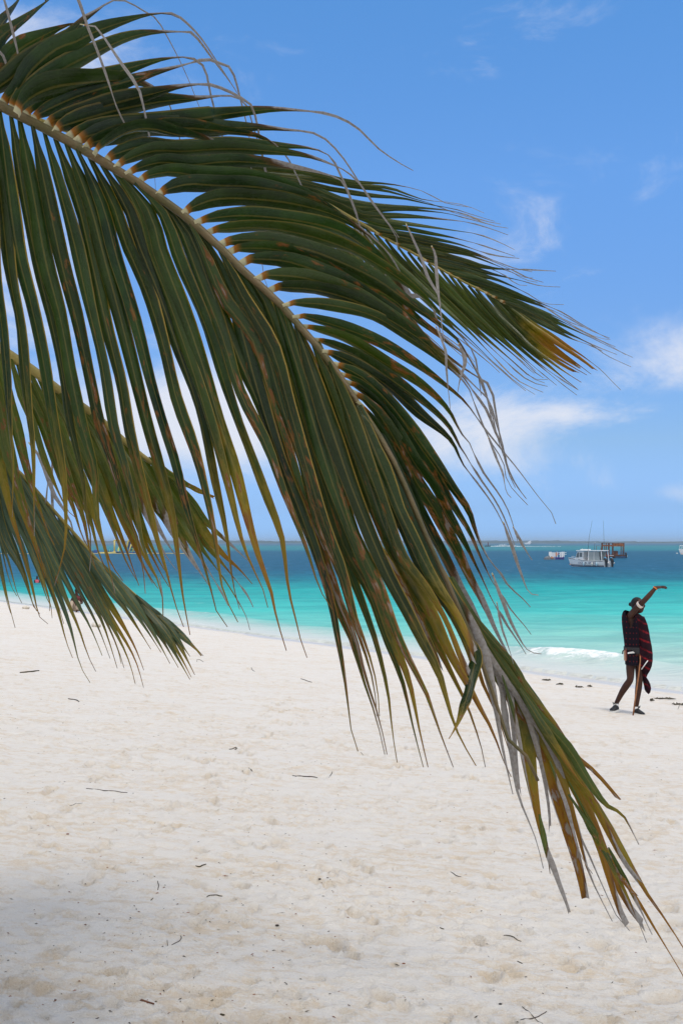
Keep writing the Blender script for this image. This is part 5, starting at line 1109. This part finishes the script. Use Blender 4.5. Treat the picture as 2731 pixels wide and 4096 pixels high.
# ------------------------------------------------------------------ litter on the sand
WEED = mat('dry_seaweed', (.05, .042, .026), .9, .2, vscale=30, col2=(.08, .065, .035)); TWIG = mat('grey_twig', (.10, .085, .07), .9, .2, vscale=40, col2=(.05, .04, .035)); TWIGR = mat('brown_bark_strip', (.17, .075, .045), .8, .2, vscale=30, col2=(.09, .04, .03)); STONE = mat('coral_stone', (.66, .62, .55), .9, .2, vscale=12, col2=(.48, .42, .34), bump=.6, bscale=40); LEAFB = mat('dead_leaf', (.26, .08, .02), .7, .3, vscale=40, col2=(.12, .04, .015)); NUT = mat('dark_seed', (.02, .017, .015), .6, .4)
def T6(x, y): return (x * .893 / 4, (2900 + y * .893) / 4)
def T7(x, y): return ((1400 + x * .849) / 4, (2800 + y * .849) / 4)
def TN(x, y): return ((500 + x * .574) / 4, (2350 + y * .574) / 4)
def TP(x, y): return ((1900 + x * .53) / 4, (2450 + y * .53) / 4)
def stick(pix, r, m, name, label, cat, group=None, lift=.6):
    P = [on_sand(*p) for p in pix]; c = P[0]; r *= .42 if c.y < 8 else .6
    pts, _ = resample([p - c for p in P], max(4, 2 * len(P)))
    for p in pts: p.z = ground(c.x + p.x, c.y + p.y) - c.z + r * lift
    n = len(pts); o = MB().tube(pts, [r * (.55 + .45 * math.sin(math.pi * (i + .6) / n)) for i in range(n)], 6).build(name, m, None, True); o.location = c
    return tag(o, label, cat, group)
G1 = 'twigs lying on the sand'
stick([T6(540, 1237), T6(590, 1243), T6(640, 1247), T6(690, 1252)], .011, TWIGR, 'bark_strip', 'reddish brown bark strip on the near sand at bottom left', 'bark')
stick([T6(768, 986), T6(800, 970), T6(812, 955), T6(808, 945)], .005, TWIG, 'twig', 'curved dark twig with hooked end on the near sand', 'twig', G1)
stick([T6(750, 990), T6(748, 965)], .0035, TWIG, 'twig', 'short straight twig just left of the hooked one', 'twig', G1)
stick([T6(1308, 228), T6(1350, 230), T6(1395, 232), T6(1420, 240)], .009, TWIG, 'twig', 'long thin straight twig in the middle of the beach', 'twig', G1)
stick([T6(1486, 210), T6(1480, 225), T6(1470, 236)], .006, TWIG, 'twig', 'short slanting twig right of the long straight one', 'twig', G1)
stick([T6(1085, 208), T6(1100, 196), T6(1115, 203), T6(1138, 207)], .009, WEED, 'seaweed_scrap', 'crooked dark weed scrap left of the long straight twig', 'seaweed', 'weed scraps on the sand')
stick([T6(1025, 110), T6(1040, 108), T6(1060, 104), T6(1050, 112)], .009, WEED, 'seaweed_scrap', 'dark weed scrap highest up the middle of the beach', 'seaweed', 'weed scraps on the sand')
stick([T6(875, 632), T6(895, 636), T6(905, 630), T6(922, 625)], .009, WEED, 'seaweed_scrap', 'black weed scrap beside a deep footprint in the middle foreground', 'seaweed', 'weed scraps on the sand')
stick([T6(925, 772), T6(945, 764), T6(965, 762), T6(995, 768)], .007, WEED, 'seaweed_scrap', 'dark frayed weed scrap left of centre on the near sand', 'seaweed', 'weed scraps on the sand')
stick([T6(705, 700), T6(710, 720), T6(706, 740)], .006, TWIG, 'twig', 'grey upright-lying twig near the frayed weed scrap', 'twig', G1)
stick([T6(675, 786), T6(685, 776)], .006, WEED, 'seaweed_scrap', 'tiny black weed scrap under the grey twig', 'seaweed', 'weed scraps on the sand')
stick([T6(985, 1298), T6(1005, 1300)], .010, WEED, 'seaweed_scrap', 'black scrap at the bottom middle of the sand', 'seaweed', 'weed scraps on the sand')
stick([T6(425, 1318), T6(442, 1312)], .005, TWIG, 'twig', 'tiny dark twig lowest at bottom left', 'twig', G1)
stick([T6(290, 378), T6(310, 362), T6(340, 352), T6(370, 350)], .004, TWIG, 'twig', 'thin bent root thread at left on the sand', 'twig', G1)
stick([T6(385, 285), T6(430, 290), T6(500, 296), T6(570, 304)], .006, TWIG, 'twig', 'long thin pale root at left half buried in the sand', 'twig', G1)
stick([T7(720, 1103), T7(750, 1112), T7(780, 1128), T7(803, 1138)], .006, WEED, 'twig', 'knobbly dark twig below the frond tip', 'twig', G1)
stick([T7(470, 810), T7(490, 824), T7(520, 834)], .006, TWIG, 'twig', 'thin curved twig left of the frond tip', 'twig', G1)
stick([T7(420, 1075), T7(440, 1080)], .006, WEED, 'seaweed_scrap', 'small black scrap in the middle of the near sand', 'seaweed', 'weed scraps on the sand')
stick([T7(785, 1232), T7(808, 1243)], .006, WEED, 'seaweed_scrap', 'small dark scrap right of centre on the near sand', 'seaweed', 'weed scraps on the sand')
stick([T7(800, 1515), T7(850, 1503), T7(880, 1496), T7(922, 1468)], .005, TWIG, 'twig', 'forked grey twig at the bottom right edge', 'twig', G1)
stick([T7(808, 1445), T7(850, 1480), T7(905, 1526)], .004, TWIG, 'twig', 'thin pale stalk crossing the forked twig at the bottom edge', 'twig', G1)
stick([T7(30, 240), T7(45, 252), T7(60, 256)], .004, TWIG, 'twig', 'faint curled thread on the sand below the middle leaflets', 'twig', G1)
stick([TN(1222, 637), TN(1255, 648), TN(1300, 662)], .012, TWIG, 'twig', 'dark curved twig on the upper beach left of the leaflets', 'twig', G1)
stick([TN(878, 558), TN(885, 575), TN(902, 587)], .009, TWIG, 'twig', 'small hooked twig on the upper beach', 'twig', G1)
stick([TN(500, 520), TN(505, 500), TN(545, 520)], .008, TWIG, 'twig', 'bent thin stem beside the tip of the lowest left frond', 'twig', G1)
stick([TP(1525, 295 + 440), TP(1540, 690)], .006, TWIG, 'twig', 'thin upright stalk on the sand right of the man', 'twig', G1, 4)
stick([(20, 673), (32, 672), (39, 671)], .020, WEED, 'seaweed_scrap', 'dark weed scrap on the upper beach at left', 'seaweed', 'weed scraps on the sand')
stick([(68, 699), (75, 700), (79, 702)], .013, TWIG, 'twig', 'dark curved twig on the upper beach at left', 'twig', G1)
def clump(px, py, L, label, m=WEED, h=.05):
    c = on_sand(px, py); mb = MB(); rr = random.Random(int(px * 7 + py)); L *= .34
    h *= .6
    for k in range(14):
        x = rr.uniform(-.5, .5) * L; mb.tube([(x - .3 * L * rr.random(), rr.uniform(-.06, .06), .01), (x, rr.uniform(-.06, .06), h * rr.uniform(.4, 1.1)), (x + .3 * L * rr.random(), rr.uniform(-.06, .06), .01)], [.004, .010, .003], 5)
    o = mb.build('seaweed_clump', m, None, True); o.location = c; o.rotation_euler = (0, 0, -.3); return tag(o, label, 'seaweed', 'seaweed clumps along the tide line')
for (x, y), L, lab in ((TP(1425, 655), .85, 'largest dark seaweed clump, right of the man near the water'), (TP(1530, 700), .5, 'seaweed clump cut by the right edge of the picture'), (TP(535, 514), .42, 'thin seaweed clump nearest the frond on the tide line'), (TP(635, 545), .36, 'compact seaweed clump left of the man'), (TP(780, 567), .34, 'flat seaweed clump midway between frond and man'), (TP(860, 561), .26, 'small seaweed clump just above the flat one'),
                      (TP(1330, 668), .18, 'tiny seaweed clump beside the largest one'), (TN(470, 243), .5, 'seaweed clump on the tide line right of the low left frond'), (TN(1130, 342), .34, 'seaweed clump left of the middle leaflets'), (TN(1225, 357), .24, 'dark lump of weed touching the wet sand'), (TN(1350, 380), .2, 'small weed clump close beside the middle leaflets'), (TN(1400, 375), .2, 'weed strip highest beside the middle leaflets'), (TN(750, 283), .4, 'thin weed line beside the white stone')):
    clump(x, y, L, lab)
def stone(px, py, r, label):
    c = on_sand(px, py); mb = MB(); mb.ell((0, 0, r * .45), (r * 1.25, r, r * .75), 12, 9)
    for v in mb.bm.verts: v.co *= 1 + .22 * float(fbm(np.array(v.co.x * 9 + px), np.array(v.co.y * 9 + v.co.z * 7), 2))
    o = mb.build('coral_stone', STONE, None, True); o.location = c; tag(o, label, 'stone', 'pale stones on the tide line')
stone(*TN(611, 280), .095, 'white rounded stone on the tide line at centre left'); stone(*TN(1033, 322), .075, 'beige stone on the tide line in the middle'); stone(26, 609, .12, 'white stone at the far left of the tide line'); stone(96, 627, .12, 'white stone behind the low left frond')
def scrap(px, py, r, m, name, label, cat):
    r *= .42; c = on_sand(px, py); o = MB().ell((0, 0, r * .4), (r * 1.5, r, r * .6), 8, 6).build(name, m, None, True); o.location = c; tag(o, label, cat)
scrap(*T7(250, 1245), .012, LEAFB, 'dead_leaf', 'small reddish brown leaf on the sand below centre', 'leaf'); scrap(*T7(705, 1434), .012, NUT, 'seed', 'round black seed at the bottom right', 'seed'); scrap(*T7(825, 1308), .009, NUT, 'seed', 'small black seed right of the dead leaf', 'seed'); scrap(*T6(303, 490), .016, LEAFB, 'dead_leaf', 'small square brown leaf bit at left on the sand', 'leaf'); scrap(*T6(1240, 902), .016, TWIG, 'pebble', 'grey pebble in the middle of the near sand', 'pebble'); scrap(*T6(978, 915), .013, STONE, 'shell', 'white shell chip in the middle of the near sand', 'shell'); scrap(*T6(444, 847), .009, LEAFB, 'dead_leaf', 'tiny orange leaf bit beside the shoe print', 'leaf'); scrap(*T6(1430, 705), .014, NUT, 'seed', 'black seed left of the frond on the middle sand', 'seed')
def crumbs():
    """specks of dry weed, wood and shell"""
    rr = random.Random(77); dark, pale = [], []
    def add(bag, x, y, L, w, a):
        z = ground(x, y) + .002; c, s = math.cos(a), math.sin(a); p = []
        for u, v, h in ((-1, 0, 0), (0, .5, 0), (1, .1, 0), (0, -.5, 0), (.05, 0, .8)): p.append((x + c * u * L - s * v * w, y + s * u * L + c * v * w, z + h * w))
        b = len(bag[0]); bag[0].extend(p); bag[1].extend([(b, b+1, b+4), (b+1, b+2, b+4), (b+2, b+3, b+4), (b+3, b, b+4)])
    dark = ([], []); pale = ([], []); brown = ([], [])
    for k in range(1500):
        y = 3.3 + 11 * rr.random() ** 2.2; x = rr.uniform(-.36, .34) * y
        if rr.random() < .45: x = -abs(rr.gauss(0, .22)) * y; x = max(x, -.36 * y)
        add((dark, dark, brown, pale)[rr.randrange(4)], x, y, rr.uniform(.003, .012) * (1.6 if rr.random() < .1 else 1), rr.uniform(.002, .005), rr.uniform(0, 3.14))
    for bag, m, n in ((dark, WEED, 'weed_specks'), (brown, LEAFB, 'leaf_specks'), (pale, STONE, 'shell_specks')):
        me = bpy.data.meshes.new(n); me.from_pydata(bag[0], [], bag[1]); o = put(n, me, m); o['kind'] = 'stuff'
crumbs()

# ------------------------------------------------------------------ the sea air
def haze():
    m = bpy.data.materials.new('sea_air'); m.use_nodes = True; nt = m.node_tree; nt.nodes.clear(); t = NT(nt)
    v = t.n('ShaderNodeVolumePrincipled'); v.inputs['Color'].default_value = (.70, .87, 1, 1); v.inputs['Density'].default_value = .00028; v.inputs['Anisotropy'].default_value = .2
    o = t.n('ShaderNodeOutputMaterial'); t.link(v.outputs[0], o.inputs['Volume'])
    h = MB().box((-3400, -200, -12), (3400, 6400, 16)).build('haze', m, None); h['kind'] = 'stuff'
haze()
print('leaflets', len(LEAVES))
